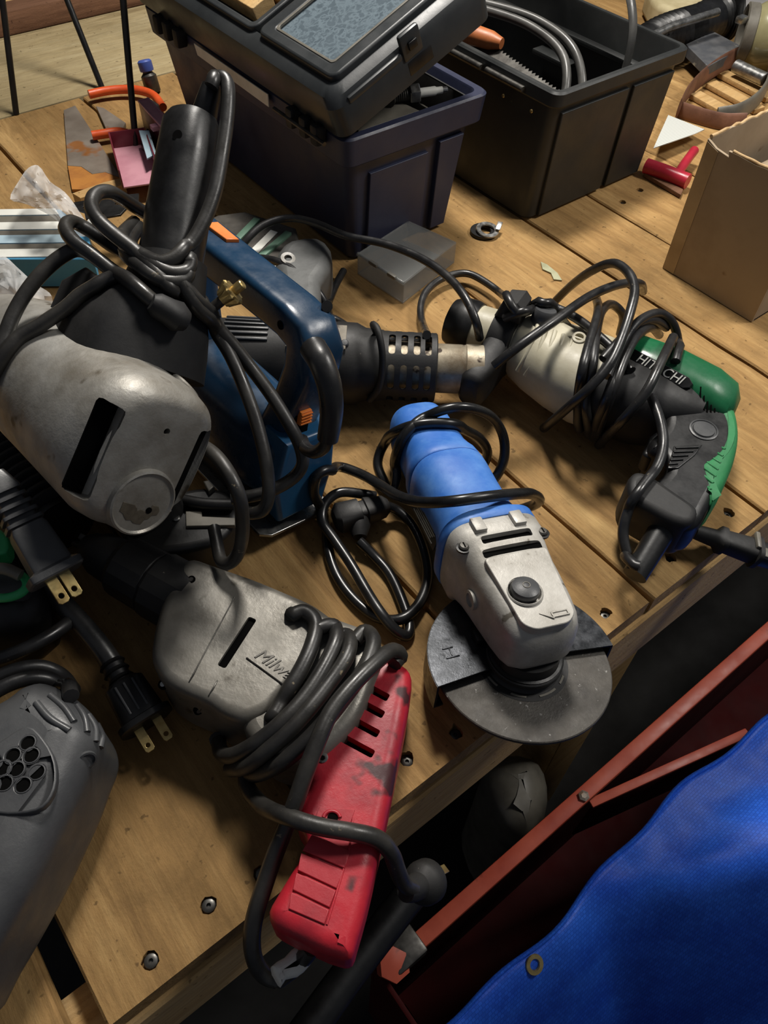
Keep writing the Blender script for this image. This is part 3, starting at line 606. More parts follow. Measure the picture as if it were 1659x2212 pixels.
# ================================================================== HAMMER DRILL (ivory, black and green)
hd = root('hammer_drill', 'green and ivory hammer drill lying on its side, wrapped in its own cord', 'drill', (0.49, 0.29, 0))
Fh, Rh = P(985, 696, 0.044), P(1536, 897, 0.044)
Hf = Frame(Fh, (Rh-Fh), (0, 0, 1))
def hp(x, y): return PL(900+0.4575*x, 520+0.4575*y, (0, 0, 0.044), V((0, 0, 1)))
prof('front_cap', Hf, [(-0.008, 0.012, 0.012), (-0.005, 0.021, 0.021), (0.004, 0.0255, 0.0255), (0.016, 0.0265, 0.0265), (0.022, 0.025, 0.025)], 'black', hd, 32)
prof('nose', Hf, [(0.018, 0.0235, 0.0235), (0.040, 0.0245, 0.0245), (0.070, 0.0265, 0.0265)], 'ivory', hd, 32)
gh = prof('gear_housing', Hf, [(0.064, 0.0265, 0.0265), (0.068, 0.0305, 0.0305), (0.085, 0.0365, 0.0325, 2.2, -0.003, 0), (0.112, 0.0420, 0.0345, 2.3, -0.008, 0), (0.138, 0.0455, 0.0352, 2.4, -0.011, 0), (0.150, 0.0450, 0.0348, 2.4, -0.011, 0)], 'ivory', hd, 40)
for k in range(5):     # cooling ribs on the near side
    x = 0.080+0.0085*k; pts = []
    for t in range(7):
        a = math.radians(185+t*14); hw = 0.034+0.009*(x-0.075)/0.06; of = -0.002-0.008*(x-0.075)/0.06
        pts.append(Hf(x+0.004*math.sin(t*0.5), of+hw*math.cos(a), 0.0335*math.sin(a)*-1))
    tube('rib', pts, 0.0022, 'ivory', hd, 8, 3)
for (x, ang, h) in ((0.092, 62, 0.004), (0.120, 100, 0.005)):      # fins and the screw boss on top
    a = math.radians(ang); d = Hf.y*math.cos(a)+Hf.z*math.sin(a)
    f = Frame(Hf(x, 0, 0)+d*0.0335, Hf.x, d)
    lathe('screw_boss', f, [(0.0075, -0.002), (0.0062, 0.004), (0.004, 0.0043), (0.004, 0.001)], 'ivory', hd, 20)
    slab('fin', [f(-0.018, -0.001, -0.003), f(0.020, -0.001, -0.003), f(0.008, -0.001, 0.004), f(-0.006, -0.001, 0.004)], f.y, 0.001, 0.001, 0.0004, 'ivory', hd)
kn = Frame(Hf(0.082, 0.004, 0.030), Hf.x, V((0.2, 0.3, 1)))
lathe('depth_knob', kn, [(0.010, 0.0), (0.0112, 0.002), (0.0112, 0.010), (0.0095, 0.013), (0.0, 0.0135)], 'grey_plastic', hd, 28)
prof('handle_collar', Hf, [(0.040, 0.0275, 0.0275), (0.041, 0.0315, 0.0315), (0.062, 0.0330, 0.0330), (0.063, 0.0285, 0.0285)], 'black_matte', hd, 36)
ah = Frame(Hf(0.052, -0.030, -0.004), Hf.x, -Hf.y)
slab('collar_ear', [Hf(0.040, 0, 0.030), Hf(0.066, 0, 0.030), Hf(0.066, -0.0, 0.046), Hf(0.060, 0, 0.052), Hf(0.046, 0, 0.048)], Hf.y, 0.014, 0.012, 0.004, 'black_matte', hd)
prof('side_handle', Frame(ah.o, ah.z, Hf.z), [(-0.004, 0.014, 0.024, 3), (0.010, 0.014, 0.023, 3), (0.030, 0.0135, 0.021, 3), (0.045, 0.0125, 0.019, 3), (0.050, 0.008, 0.014, 3)], 'black_matte', hd, 28)
prof('motor_housing', Hf, [(0.148, 0.0440, 0.0345, 2.4, -0.011, 0), (0.151, 0.0465, 0.0358, 2.4, -0.011, 0), (0.159, 0.0450, 0.0356, 2.4, -0.012, 0), (0.166, 0.0340, 0.0340, 2.4, -0.021, 0), (0.195, 0.0320, 0.0330, 2.4, -0.021, 0), (0.222, 0.0260, 0.0300, 2.4, -0.017, 0), (0.240, 0.018, 0.024, 2.4, -0.012, 0)], 'black_matte', hd, 40)
gm = prof('rear_housing', Hf, [(0.158, 0.0225, 0.0350, 3, 0.014, 0.001), (0.161, 0.0240, 0.0368, 3, 0.014, 0.001), (0.205, 0.0260, 0.0366, 3, 0.012, 0.001), (0.240, 0.0280, 0.0340, 2.8, 0.008, 0), (0.258, 0.0250, 0.0285, 2.6, 0.006, 0), (0.265, 0.015, 0.018, 2.4, 0.006, 0)], 'green', hd, 44)
ho = [(1060, 660), (1130, 700), (1230, 740), (1330, 770), (1440, 800), (1470, 870), (1482, 960), (1472, 1060), (1432, 1170), (1360, 1300), (1300, 1400), (1240, 1412), (1195, 1390), (1070, 1330), (980, 1265), (990, 1190), (1100, 1190), (1150, 1130), (1120, 1070), (1075, 1050), (1080, 1000), (1130, 950), (1140, 880), (1090, 800), (1020, 730)]
slab('handle', [hp(*q) for q in ho], (0, 0, 1), 0.019, 0.021, 0.009, 'black', hd, (), 3, 3)
go = [(1240, 700), (1360, 720), (1450, 800), (1476, 870), (1490, 960), (1480, 1060), (1440, 1175), (1362, 1310), (1325, 1260), (1300, 1180), (1290, 1120), (1330, 1090), (1375, 1050), (1402, 980), (1390, 900), (1340, 850), (1290, 800)]
rgp = slab('rubber_grip', [hp(*q) for q in go], (0, 0, 1), 0.0205, 0.0225, 0.010, 'green_rubber', hd, (), 3, 3)
ho2 = [(1290, 705), (1360, 735), (1420, 790), (1440, 850), (1400, 875), (1345, 850), (1300, 790)]
# name plate and vents on the green housing
def on_top(px, py, z): return PL(900+0.4575*px, 520+0.4575*py, (0, 0, z), V((0, 0, 1)))
def surf_pt(o, u, v, off=0.0):
    """place point where the bearing (u,v) meets o, and its normal"""
    me = o.data; bm = bmesh.new(); bm.from_mesh(me)
    from mathutils.bvhtree import BVHTree
    bv = BVHTree.FromBMesh(bm); loc, nrm, i, d = bv.ray_cast(CAM, ray(u, v).normalized()); bm.free()
    if loc is None: return None, None
    if nrm.dot(ray(u, v)) > 0: nrm = -nrm
    return loc+nrm*off, nrm
tc, tn = surf_pt(gm, 900+0.4575*1155, 520+0.4575*612)
if tc is None: tc, tn = Hf(0.215, 0, 0.036), V((0, 0, 1))
Tx = (hp(1270, 672)-hp(1035, 548)).normalized(); TF = Frame(tc, Tx, tn)
pl_ = [TF(0.0285*math.cos(t)*(1 if abs(math.cos(t)) < 2 else 1), 0.0062*math.sin(t), 0) for t in [2*math.pi*k/28 for k in range(28)]]
slab('name_plate', [TF(x, y, 0.0022) for x, y in [(-0.030, -0.0050), (0.024, -0.0050), (0.029, -0.002), (0.029, 0.002), (0.024, 0.0050), (-0.030, 0.0050)]], TF.z, 0.0012, 0.006, 0.0004, 'black', hd)
tm = text_mesh('HITACHI', 0.0112, 0.0003, 0.2); bake(tm, TF.at(-0.001, -0.0002, 0.0036)); obj('lettering', tm, 'white', hd, 0)
for k in range(6):
    c0, n0 = surf_pt(gm, 900+0.4575*(1345+17*k-6), 520+0.4575*(735+16*k))
    if c0 is None: continue
    f = Frame(c0, Tx*0.80-TF.y*0.6, n0)
    box('vent_slot', Frame(c0, (Tx*0.5-TF.y*0.86), n0), (0.0165, 0.0014, 0.0012), 'dark', hd, 0.0003)
for k in range(9):       # ridges across the green grip
    t = k/8; q0 = V((1408, 960, 0)).lerp(V((1316, 1190, 0)), t); q1 = V((1458, 985, 0)).lerp(V((1366, 1240, 0)), t); pts = []
    for s in (0, 0.35, 0.7, 1.0):
        q = q0.lerp(q1, s); p, n0 = surf_pt(rgp, 900+0.4575*q.x, 520+0.4575*q.y)
        if p is not None and n0.z > 0.2: pts.append(p-V((0, 0, 0.0003)))
    if len(pts) > 2: tube('grip_ridge', pts, 0.0013, 'green_rubber', hd, 7, 3)
bt = Frame(hp(1318, 968)+V((0, 0, 0.019)), (1, 0, 0), (0, 0, 1))
lathe('lock_button', bt, [(0.0118, -0.001), (0.0118, 0.0008), (0.0106, 0.0012), (0.0100, 0.0003), (0.0092, 0.0003), (0.0086, 0.0016), (0, 0.0020)], 'grey_plastic', hd, 30)
tz = [hp(*q)+V((0, 0, 0.0188)) for q in ((1180, 1045), (1310, 1040), (1275, 1090), (1200, 1150), (1150, 1150))]
slab('grip_panel', tz, (0, 0, 1), 0.0012, 0.001, 0.0008, 'black', hd)
for k in range(5):
    t = k/4; a = hp(1185-8*k, 1058+19*k)+V((0, 0, 0.0203)); b2 = hp(1290-24*k, 1054+19*k)+V((0, 0, 0.0203))
    tube('grip_ridge', [a, b2], 0.0011, 'black', hd, 7, 2)
slab('trigger', [hp(*q) for q in ((1085, 960), (1150, 930), (1160, 1040), (1090, 1060), (1055, 1040), (1075, 1000))], (0, 0, 1), 0.010, 0.010, 0.003, 'black', hd, (), 2, 3)
slab('handle_foot', [hp(*q) for q in ((968, 1200), (1000, 1165), (1050, 1170), (1190, 1260), (1290, 1340), (1270, 1400), (1215, 1412), (1080, 1350), (975, 1275))], (0, 0, 1), 0.021, 0.0225, 0.006, 'black_matte', hd, (), 2, 3)
sr0, sr1 = hp(1195, 1310)+V((0, 0, 0.004)), hp(1050, 1540)+V((0, 0, -0.012))
tube('cord_boot', [sr0, sr0.lerp(sr1, 0.5), sr1], lambda t: 0.0108-0.0015*t, 'black', hd, 18, 6)

# ================================================================== BLACK HEAT GUN
hg = root('heat_gun', 'black heat gun with a slotted collar and scorched silver nozzle, lying behind the grinder', 'heat gun', (0.32, 0.44, 0))
A_, B_ = P(470, 772, 0.045), P(1040, 800, 0.043)
Q = Frame(A_, B_-A_, (0, 0, 1)); QL = (B_-A_).length
k_ = QL/0.2405
prof('motor_housing', Q, [(-0.02, 0.018, 0.018), (-0.012, 0.030, 0.030), (0.0, 0.0355, 0.0355), (0.05, 0.0370, 0.0370), (0.108*k_, 0.0370, 0.0370)], 'black_matte', hg, 40)
prof('front_housing', Q, [(0.107*k_, 0.0366, 0.0366), (0.109*k_, 0.0374, 0.0374), (0.126*k_, 0.0370, 0.0370), (0.134*k_, 0.0330, 0.0330), (0.150*k_, 0.0318, 0.0318)], 'black_matte', hg, 40)
n_ = 48; ro, ri = 0.0312, 0.0285
x0_, x1_ = 0.146*k_, 0.1985*k_
col = loft('heat_shield', [ring(Q.at(x, 0, 0), r, r, n_) for x, r in ((x0_, ri), (x0_, ro), (x1_-0.001, ro), (x1_, ro-0.001), (x1_, ri), (x0_, ri))], 'black_matte', hg, False, 35)
cs = []
for a in range(0, 360, 30):
    for x in (0.158, 0.169, 0.180, 0.190):
        if (a//30) % 2 == 0:
            aa = math.radians(a+38); d = Q.y*math.cos(aa)+Q.z*math.sin(aa); f = Frame(Q(x*k_, 0, 0)+d*0.029, Q.x, d)
            cs.append(box('cutter', f, (0.0060, 0.0225, 0.014), None, None, 0.0024))
cut(col, cs)
prof('nozzle', Q, [(0.140*k_, 0.0225, 0.0225), (0.224*k_, 0.0222, 0.0222), (0.225*k_, 0.0232, 0.0232), (0.2405*k_, 0.0226, 0.0226)], surf('scorched_nozzle', rgb(176, 166, 146), rgb(128, 112, 90), 34, rough=0.45, metal=0.45, bs=200, bstr=0.3, spots=rgb(58, 46, 38), spot_scale=60, spot_lo=0.60), hg, 36)
prof('nozzle_mouth', Q, [(0.2400*k_, 0.0200, 0.0200), (0.2412*k_, 0.0200, 0.0200)], 'dark', hg, 30)
box('rating_label', Frame(Q(0.092*k_, 0, 0), Q.x, Q.z*0.98-Q.y*0.2), (0.052, 0.026, 0.002), surf('worn_label', rgb(128, 120, 106), rgb(92, 86, 76), 30, rough=0.6, spots=rgb(60, 56, 50), spot_scale=50, spot_lo=0.6), hg, 0.0005, (0, 0, 0.0368))
for k in range(6):
    aa = math.radians(66+9*k); d = Q.y*math.cos(aa)+Q.z*math.sin(aa)
    box('vent_rib', Frame(Q(0.030*k_, 0, 0)+d*0.0372, Q.x, d), (0.040, 0.0026, 0.003), 'grey_plastic', hg, 0.0008)
screw_part(Frame(Q(0.117*k_, 0, 0)+(Q.z*0.93-Q.y*0.36)*0.0372, Q.x, Q.z*0.93-Q.y*0.36), 0.0035, hg, 'grey_plastic')
prof('handle', Frame(Q(0.035, -0.02, -0.018), -Q.y, Q.z), [(0, 0.020, 0.019, 3), (0.03, 0.018, 0.018, 3), (0.055, 0.017, 0.017, 3), (0.060, 0.010, 0.010, 3)], 'black_matte', hg, 24)
tube('hanging_loop', [Q(0.1445*k_, 0.006, 0.030), Q(0.1405*k_, 0.0, 0.046), Q(0.145*k_, -0.012, 0.050), Q(0.150*k_, -0.026, 0.034), Q(0.148*k_, -0.034, 0.004), Q(0.140*k_, -0.034, -0.012)], 0.0030, 'black_matte', hg, 9, 6)

# ================================================================== BLUE JIGSAW
jg = root('jigsaw', 'dark blue jigsaw with a closed handle and orange switch, leaning under the grey drill', 'jigsaw', (0.20, 0.42, 0))
Aj, Bj = P(425, 512, 0.180), P(678, 716, 0.180)
J = Frame(Bj, Bj-Aj, (0.22, -0.20, 0.95))       # x front to rear, z up the tool, y to the right of it
LJ = (Bj-Aj).length
def jring(x, z, hw, hh, e=4, n=28, dirx=None, dirz=None):
    c = J(x, 0, z); dx = dirx or J.x
    f = Frame(c, dx, dirz or J.z); return ring(f, hw, hh, n, e)
# closed handle: top bar and rear post as one swept loop
path = [(-LJ-0.02, -0.004, 0.0165, 0.016), (-LJ, 0, 0.0165, 0.0150), (-LJ*0.5, 0.001, 0.0160, 0.0135), (-0.02, 0.001, 0.0160, 0.0135), (-0.003, -0.002, 0.0165, 0.0145), (0.0035, -0.011, 0.0170, 0.0150), (0.0030, -0.028, 0.0170, 0.0135), (-0.004, -0.055, 0.0175, 0.0125), (-0.014, -0.085, 0.0190, 0.0135), (-0.020, -0.108, 0.021, 0.017)]
rs = []
for i, (x, z, hw, hh) in enumerate(path):
    a = path[max(i-1, 0)]; b2 = path[min(i+1, len(path)-1)]
    d = (J.x*(b2[0]-a[0])+J.z*(b2[1]-a[1])).normalized(); f = Frame(J(x, 0, z), d, J.y.cross(d)*-1)
    rs.append(ring(f, hw, hh, 32, 5))
loft('handle', rs, 'petrol', jg, True, 50)
# front neck joining handle and body
loft('front_neck', [jring(-LJ-0.010, 0.008, 0.0160, 0.014, 4, 28, -J.z, J.x), jring(-LJ-0.008, -0.03, 0.018, 0.015, 4, 28, -J.z, J.x), jring(-LJ-0.006, -0.085, 0.025, 0.020, 4, 28, -J.z, J.x), jring(-LJ, -0.115, 0.032, 0.03, 4, 28, -J.z, J.x)], 'petrol', jg, True, 50)
# motor body
bs_ = []
for x, hw, zt, zb, e in ((-LJ-0.045, 0.024, -0.098, -0.140, 3), (-LJ-0.036, 0.031, -0.088, -0.152, 3.5), (-LJ, 0.034, -0.084, -0.157, 3.5), (-0.07, 0.035, -0.085, -0.158, 3.5), (-0.035, 0.034, -0.086, -0.158, 3.5), (-0.012, 0.031, -0.086, -0.152, 3.5), (0.004, 0.026, -0.086, -0.146, 3.5), (0.010, 0.018, -0.095, -0.135, 3)):
    bs_.append(ring(J.at(x, 0, (zt+zb)/2), hw, (zt-zb)/2, 36, e))
loft('motor_body', bs_, 'petrol', jg, True, 50)
# rear skirt facing the room, the light on it painted as a paler blue
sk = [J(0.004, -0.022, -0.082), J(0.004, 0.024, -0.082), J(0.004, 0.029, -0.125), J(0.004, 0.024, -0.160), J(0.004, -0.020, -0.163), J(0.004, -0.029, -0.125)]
rcv = slab('rear_cover', sk, J.x, 0.010, 0.02, 0.004, surf('lit_blue_plastic', rgb(30, 78, 116), rgb(36, 86, 124), 20, rough=0.4, bs=240, bstr=0.1), jg)
hits = [h for h in (surf_pt(o, 652, 900) for o in jg.children if o.type == 'MESH') if h[0] is not None]
swp, swn = min(hits, key=lambda h: (h[0]-CAM).length) if hits else (J(0.0145, 0.010, -0.092), J.x)
sw = Frame(swp, -J.z, swn)
box('switch_recess', sw, (0.026, 0.014, 0.003), 'dark', jg, 0.001, (0.004, 0, -0.0005))
box('switch', sw, (0.012, 0.010, 0.006), 'orange', jg, 0.0008, (-0.002, 0, 0.002))
for k in range(4): box('switch_ridge', sw, (0.0012, 0.010, 0.0012), 'orange', jg, 0.0003, (-0.006+0.0027*k, 0, 0.0055))
slab('lock_button', [J(-LJ+0.012, -0.002, 0.0138), J(-LJ+0.040, -0.001, 0.0138), J(-LJ+0.043, 0.008, 0.0138), J(-LJ+0.014, 0.009, 0.0138)], J.z, 0.0035, 0.002, 0.001, 'orange', jg)
cyl('screw_hole', Frame(J(-0.016, -0.0158, 0.000), J.x, -J.y), 0.0032, -0.001, 0.0008, 'dark', jg, 16)
for (x, z) in ((-0.095, -0.082), (-0.06, -0.084)): pass
# sole plate and blade holder
slab('shoe_mount', [J(-LJ-0.03, -0.028, -0.150), J(-0.005, -0.028, -0.148), J(-0.005, 0.028, -0.148), J(-LJ-0.03, 0.028, -0.150)], J.z, 0.0, 0.022, 0.003, 'black_matte', jg)
slab('base_plate', [J(-LJ-0.065, -0.036, -0.171), J(0.010, -0.036, -0.171), J(0.016, -0.028, -0.171), J(0.016, 0.028, -0.171), J(0.010, 0.036, -0.171), J(-LJ-0.065, 0.036, -0.171)], J.z, 0.001, 0.002, 0.0006, 'steel', jg)
box('blade_clamp', J, (0.012, 0.012, 0.03), 'steel', jg, 0.001, (-LJ-0.045, 0, -0.148))

# ================================================================== OLD GREY DRILL (raised, end cap towards the room)
od = root('electric_drill', 'large old grey aluminium drill with a black upright pistol handle', 'drill', (0.09, 0.43, 0.0))
Nn, Ff = PD(330, 1002, 0.455), PD(28, 748, 0.565)
Hb, Ht = PD(305, 690, 0.515), PD(432, 250, 0.505)
D = Frame(Nn, Ff-Nn, Ht-Hb)           # x from the end cap forwards, z towards the handle
ob = prof('motor_housing', D, [(0.000, 0.026, 0.036, 3), (0.002, 0.033, 0.041, 3), (0.008, 0.040, 0.0455, 2.8), (0.020, 0.0450, 0.0480, 2.5), (0.040, 0.0475, 0.0485, 2.2), (0.090, 0.0485, 0.0485, 2), (0.130, 0.0480, 0.0480, 2), (0.165, 0.0450, 0.0450, 2), (0.200, 0.0370, 0.0370, 2), (0.235, 0.0270, 0.0270, 2), (0.255, 0.022, 0.022, 2)], 'old_alu', od, 56)
cs = []
for s in (-1, 1):
    yo = 0.0335 if s > 0 else 0.0300; f = Frame(D(0.0095 if s > 0 else 0.005, s*yo, -0.002), D.z, -D.x*0.86+D.y*s*(0.5 if s > 0 else 0.35))
    cs.append(box('cutter', f, (0.058, 0.017, 0.012), None, None, 0.003))
    box('vent', f, (0.056, 0.011, 0.004), 'dark', od, 0, (0, 0.002*s, -0.0048))
cs.append(cyl('cutter', Frame(D(0, 0, 0.021), D.z, -D.x), 0.0021, -0.01, 0.02, None, None, 14))
cut(ob, cs)
cyl('oil_hole', Frame(D(0, -0.002, 0.021), D.z, -D.x), 0.0021, -0.006, -0.004, 'dark', od, 14)
bo = Frame(D(0.001, -0.003, -0.0245), D.z, -D.x)
lathe('bearing_boss', bo, [(0.0240, -0.012), (0.0218, -0.001), (0.0212, 0.0042), (0.0200, 0.0048), (0.0188, 0.0034), (0.0, 0.0034)], 'old_alu', od, 44)
rk = random.Random(11)
blob = []
for k in range(16):
    a = math.radians(95+k*11.5); r = 0.0145*(0.8+0.25*rk.random()); blob.append(bo(r*math.cos(a), r*math.sin(a), 0.0033))
for k in range(10):
    a = math.radians(95+172-k*17); r = 0.0060*(0.7+0.5*rk.random()); blob.append(bo(r*math.cos(a), r*math.sin(a), 0.0033))
slab('chipped_recess', blob, bo.z, 0.0004, 0.001, 0.0001, surf('grimy_pit', rgb(72, 64, 52), rgb(96, 88, 74), 90, rough=0.8, bs=300), od)
cyl('rivet_hole', bo.at(-0.004, -0.006, 0.0028), 0.0020, 0, 0.0012, 'dark', od, 14)
# brush cap with a broad screwdriver slot
th = math.radians(118); dirn = D.y*math.cos(th)+D.z*math.sin(th)
for th_ in (62,):
    th = math.radians(th_)
    for s in (-1,):
        dn = D.y*math.cos(th)*s+D.z*math.sin(th); f = Frame(D(0.030, 0, 0)+dn*0.0478, D.x, dn)
        bc = lathe('brush_cap', f, [(0.0105, -0.004), (0.0105, 0.0015), (0.0095, 0.0028), (0, 0.0028)], 'old_alu', od, 30)
        box('brush_slot', f, (0.003, 0.016, 0.001), 'dark', bc, 0.0003, (0, 0, 0.0026))
# rating plate wrapped on the near side
def wrap_plate(name, fr, x0, x1, a0, a1, r, mat, parent, t=0.0008, n=8):
    rs = []
    for k in range(n+1):
        a = math.radians(a0+(a1-a0)*k/n); d = fr.y*math.cos(a)+fr.z*math.sin(a)
        rs.append([fr(x0, 0, 0)+d*r, fr(x1, 0, 0)+d*r, fr(x1, 0, 0)+d*(r+t), fr(x0, 0, 0)+d*(r+t)])
    return loft(name, rs, mat, parent, True, 30)
wrap_plate('rating_plate', D, 0.060, 0.098, 188, 226, 0.0492, surf('grimy_plate', rgb(120, 112, 98), rgb(92, 84, 72), 40, rough=0.6, bs=200, bstr=0.6, spots=rgb(160, 150, 126), spot_scale=110, spot_lo=0.66), od)
prof('gear_snout', D, [(0.200, 0.030, 0.030), (0.262, 0.022, 0.022), (0.265, 0.018, 0.018)], 'dark_steel', od, 24)
# black saddle and pistol handle
Hd = (Ht-Hb).normalized()
Sb = PD(322, 705, 0.502); St = PD(424, 250, 0.502); Hd = (St-Sb).normalized()
S = Frame(Sb-Hd*0.044, D.x-Hd*D.x.dot(Hd), Hd); Ht = St
def sring(h, a, b2, e=2.4, dx=0.0, n=36):
    f = Frame(S(dx, 0, h), S.z, S.x); return ring(f, b2, a, n, e)
loft('saddle', [sring(0.016, 0.048, 0.046, 2.6, 0.014), sring(0.034, 0.0475, 0.0445, 2.5, 0.014), sring(0.046, 0.045, 0.040, 2.4, 0.010), sring(0.056, 0.039, 0.034, 2.3, 0.004), sring(0.064, 0.032, 0.027, 2.3, -0.002), sring(0.074, 0.027, 0.0225, 2.3, -0.007), sring(0.088, 0.024, 0.020, 2.3, -0.008)], 'black_matte', od, True, 60)
hl = (Ht - S.o).dot(S.z)
hh_ = loft('handle', [sring(0.072, 0.0205, 0.0185, 2.6, -0.010), sring(0.090, 0.0195, 0.0175, 2.6, -0.008), sring(hl*0.62, 0.0205, 0.0180, 2.6, -0.004), sring(hl*0.85, 0.0200, 0.0170, 2.6, 0.000), sring(hl*0.97, 0.0185, 0.0160, 2.6, 0.003), sring(hl, 0.0160, 0.0135, 2.4, 0.003)], 'black', od, True, 60)
hc, hn = surf_pt(hh_, 306, 440)
if hc is not None: cyl('screw_hole', Frame(hc, Hd, hn), 0.0038, -0.004, 0.0003, 'dark', od, 18)
hc, hn = surf_pt(hh_, 383, 292)
if hc is not None: cyl('screw_hole', Frame(hc, Hd, hn), 0.0034, -0.004, 0.0002, 'dark', od, 18)
tube('cord_boot', [PD(438, 262, 0.508), PD(448, 222, 0.504), PD(458, 186, 0.502)], lambda t: 0.0088-0.0022*t, 'black', od, 14, 6)
# trigger and a saddle lug with a hole
box('trigger', S, (0.014, 0.014, 0.034), 'black', od, 0.004, (0.016, 0, 0.096))
lug = PD(178, 660, 0.50)
LFm = Frame(PD(180, 668, 0.505), D.x, (CAM-PD(180, 668, 0.505)))
slab('saddle_lug', [LFm(x, y, 0) for x, y in ((-0.026, -0.020), (0.020, -0.024), (0.034, -0.008), (0.026, 0.014), (0.004, 0.020), (-0.020, 0.012))], LFm.z, 0.005, 0.010, 0.003, 'black_matte', od, [circ(LFm.at(0.004, -0.002, 0), 0.0075, 18)], 2, 0)

# ================================================================== RED DRILL
rd = root('electric_drill', 'red handled drill with a grey gear case, wrapped in thick cord, nearest the bench edge', 'drill', (0.09, 0.18, 0))
def rq(x, y, z): return P(300+0.434*x, 1200+0.434*y, z)
go = [(272, 88), (150, 300), (104, 470), (92, 600), (150, 700), (230, 752), (370, 812), (440, 868), (540, 905), (660, 860), (780, 720), (900, 560), (1000, 420), (880, 325), (600, 205), (400, 135)]
gcz = 0.036
rgc = slab('gear_case', round_poly([rq(x, y, gcz) for x, y in go], 0.010, 4), (0, 0, 1), 0.026, 0.034, 0.0075, 'gear_grey', rd, (), 4, 0)
mo = [(760, 330), (900, 350), (1040, 400), (1180, 450), (1230, 560), (1100, 900), (900, 1090), (700, 1080), (540, 960), (520, 800)]
slab('motor_housing', round_poly([rq(x, y, 0.034) for x, y in mo], 0.012, 4), (0, 0, 1), 0.024, 0.032, 0.009, 'gear_grey', rd, (), 4, 0)
def rtop(x, y, z=0.062): return rq(x, y, z)
sc, sn = rtop(490, 430), V((0, 0, 1))
sx = (rtop(585, 285)-rtop(400, 570)).normalized()
cs = [pit(rgc, Frame(sc, sx, sn), (0.040, 0.0062, 0.008), rd, 'vent_slot', 0.0015)]
cut(rgc, cs)
for (xa, ya, xb, yb) in ((478, 205, 205, 715), (556, 335, 306, 772)):      # casting seams
    pts = []
    for k in range(7):
        p, n0 = surf_pt(rgc, 300+0.434*(xa+(xb-xa)*k/6), 1200+0.434*(ya+(yb-ya)*k/6))
        if p is not None: pts.append(p)
    if len(pts) > 2: tube('casting_seam', pts, 0.0005, 'dark_steel', rd, 6, 2)
for (u, v, r) in ((430, 1535, 0.0034), (352, 1478, 0.0034), (413, 1252, 0.003)):
    p, n0 = surf_pt(rgc, u, v)
    if p is not None:
        cs_ = cyl('case_screw', Frame(p, (1, 0, 0.2), n0), r, -0.002, 0.0003, 'dark', rd, 14)
        cyl('screw_core', Frame(p, (1, 0, 0.2), n0), r*0.55, -0.001, 0.0006, 'steel', cs_, 10)
mx = (rtop(745, 615)-rtop(575, 500)).normalized()
MF = Frame(rtop(690, 560, 0.0622), mx, (0, 0, 1))
tm = text_mesh('Milwaukee', 0.0122, 0.0004, 0.35); bake(tm, MF.at(0.0080, 0.001, 0)); obj('lettering', tm, 'dark_steel', rd, 0)
tube('underline', [MF(-0.021, -0.0060, 0.0001), MF(0.03, -0.0075, 0.0001)], 0.0006, 'dark_steel', rd, 6, 2)
# chuck: two black sleeves and jaws
C0, C1 = P(400, 1296, 0.038), P(150, 1158, 0.044)
K = Frame(C0, C1-C0, (0, 0, 1))
prof('chuck_sleeve', K, [(-0.012, 0.022, 0.022), (-0.010, 0.0245, 0.0245), (0.002, 0.0255, 0.0255), (0.024, 0.0255, 0.0255), (0.026, 0.0245, 0.0245)], 'black_matte', rd, 14, 20)
prof('chuck_body', K, [(0.0255, 0.0225, 0.0225), (0.0275, 0.0238, 0.0238), (0.054, 0.0230, 0.0230), (0.058, 0.0205, 0.0205)], 'black_matte', rd, 16, 20)
prof('chuck_nose', K, [(0.057, 0.0185, 0.0185), (0.076, 0.0170, 0.0170), (0.086, 0.0125, 0.0125), (0.092, 0.008, 0.008)], 'black_matte', rd, 28)
for k in range(3):
    a = math.radians(30+120*k); d = K.y*math.cos(a)+K.z*math.sin(a)
    box('jaw', Frame(K(0.092, 0, 0)+d*0.004, K.x, d), (0.014, 0.0035, 0.005), 'dark_steel', rd, 0.0008)
# red handle
ro_ = [(1130, 500), (1235, 555), (1330, 615), (1352, 660), (1345, 760), (1310, 960), (1265, 1180), (1225, 1380), (1185, 1560), (1135, 1780), (1085, 1960), (1062, 2025), (1020, 2036), (860, 1975), (740, 1915), (675, 1870), (660, 1800), (690, 1740), (735, 1665), (800, 1560), (850, 1480), (800, 1385), (790, 1340), (830, 1240), (855, 1180), (820, 1100), (860, 960), (960, 780), (1040, 640)]
rh = slab('handle', [rq(x, y, 0.030) for x, y in ro_], (0, 0, 1), 0.022, 0.024, 0.010, 'red', rd, (), 4, 2)
HT = 0.0520
cs = []
for (x, y, ln) in ((1178, 676, 0.0190), (1145, 755, 0.0215), (1112, 846, 0.0235), (1078, 942, 0.0255)):
    dx = (rq(x+50, y+27, HT)-rq(x-50, y-27, HT)).normalized()
    cs.append(pit(rh, Frame(rq(x, y, HT), dx, (0, 0, 1)), (ln, 0.0054, 0.010), rd, 'vent_slot', 0.0012, 0.8))
cut(rh, cs)
for (x, y) in ((1050, 800), (1110, 830), (1170, 868)):
    pass
s_ = screw_part(Frame(rq(915, 1008, HT-0.0005), (1, 0, 0), (0, 0, 1)), 0.0034, rd, 'steel')
lathe('hex_socket', Frame(rq(915, 1008, HT+0.0012), (1, 0, 0), (0, 0, 1)), [(0.0016, 0), (0.0016, 0.0006)], 'dark', s_, 6, 20)
gpan = [((865, 1385), (1045, 1470), (1025, 1560), (815, 1470)), ((808, 1482), (1018, 1572), (985, 1660), (790, 1568)), ((785, 1580), (980, 1670), (950, 1755), (765, 1665)), ((760, 1678), (946, 1765), (925, 1838), (745, 1760)), ]
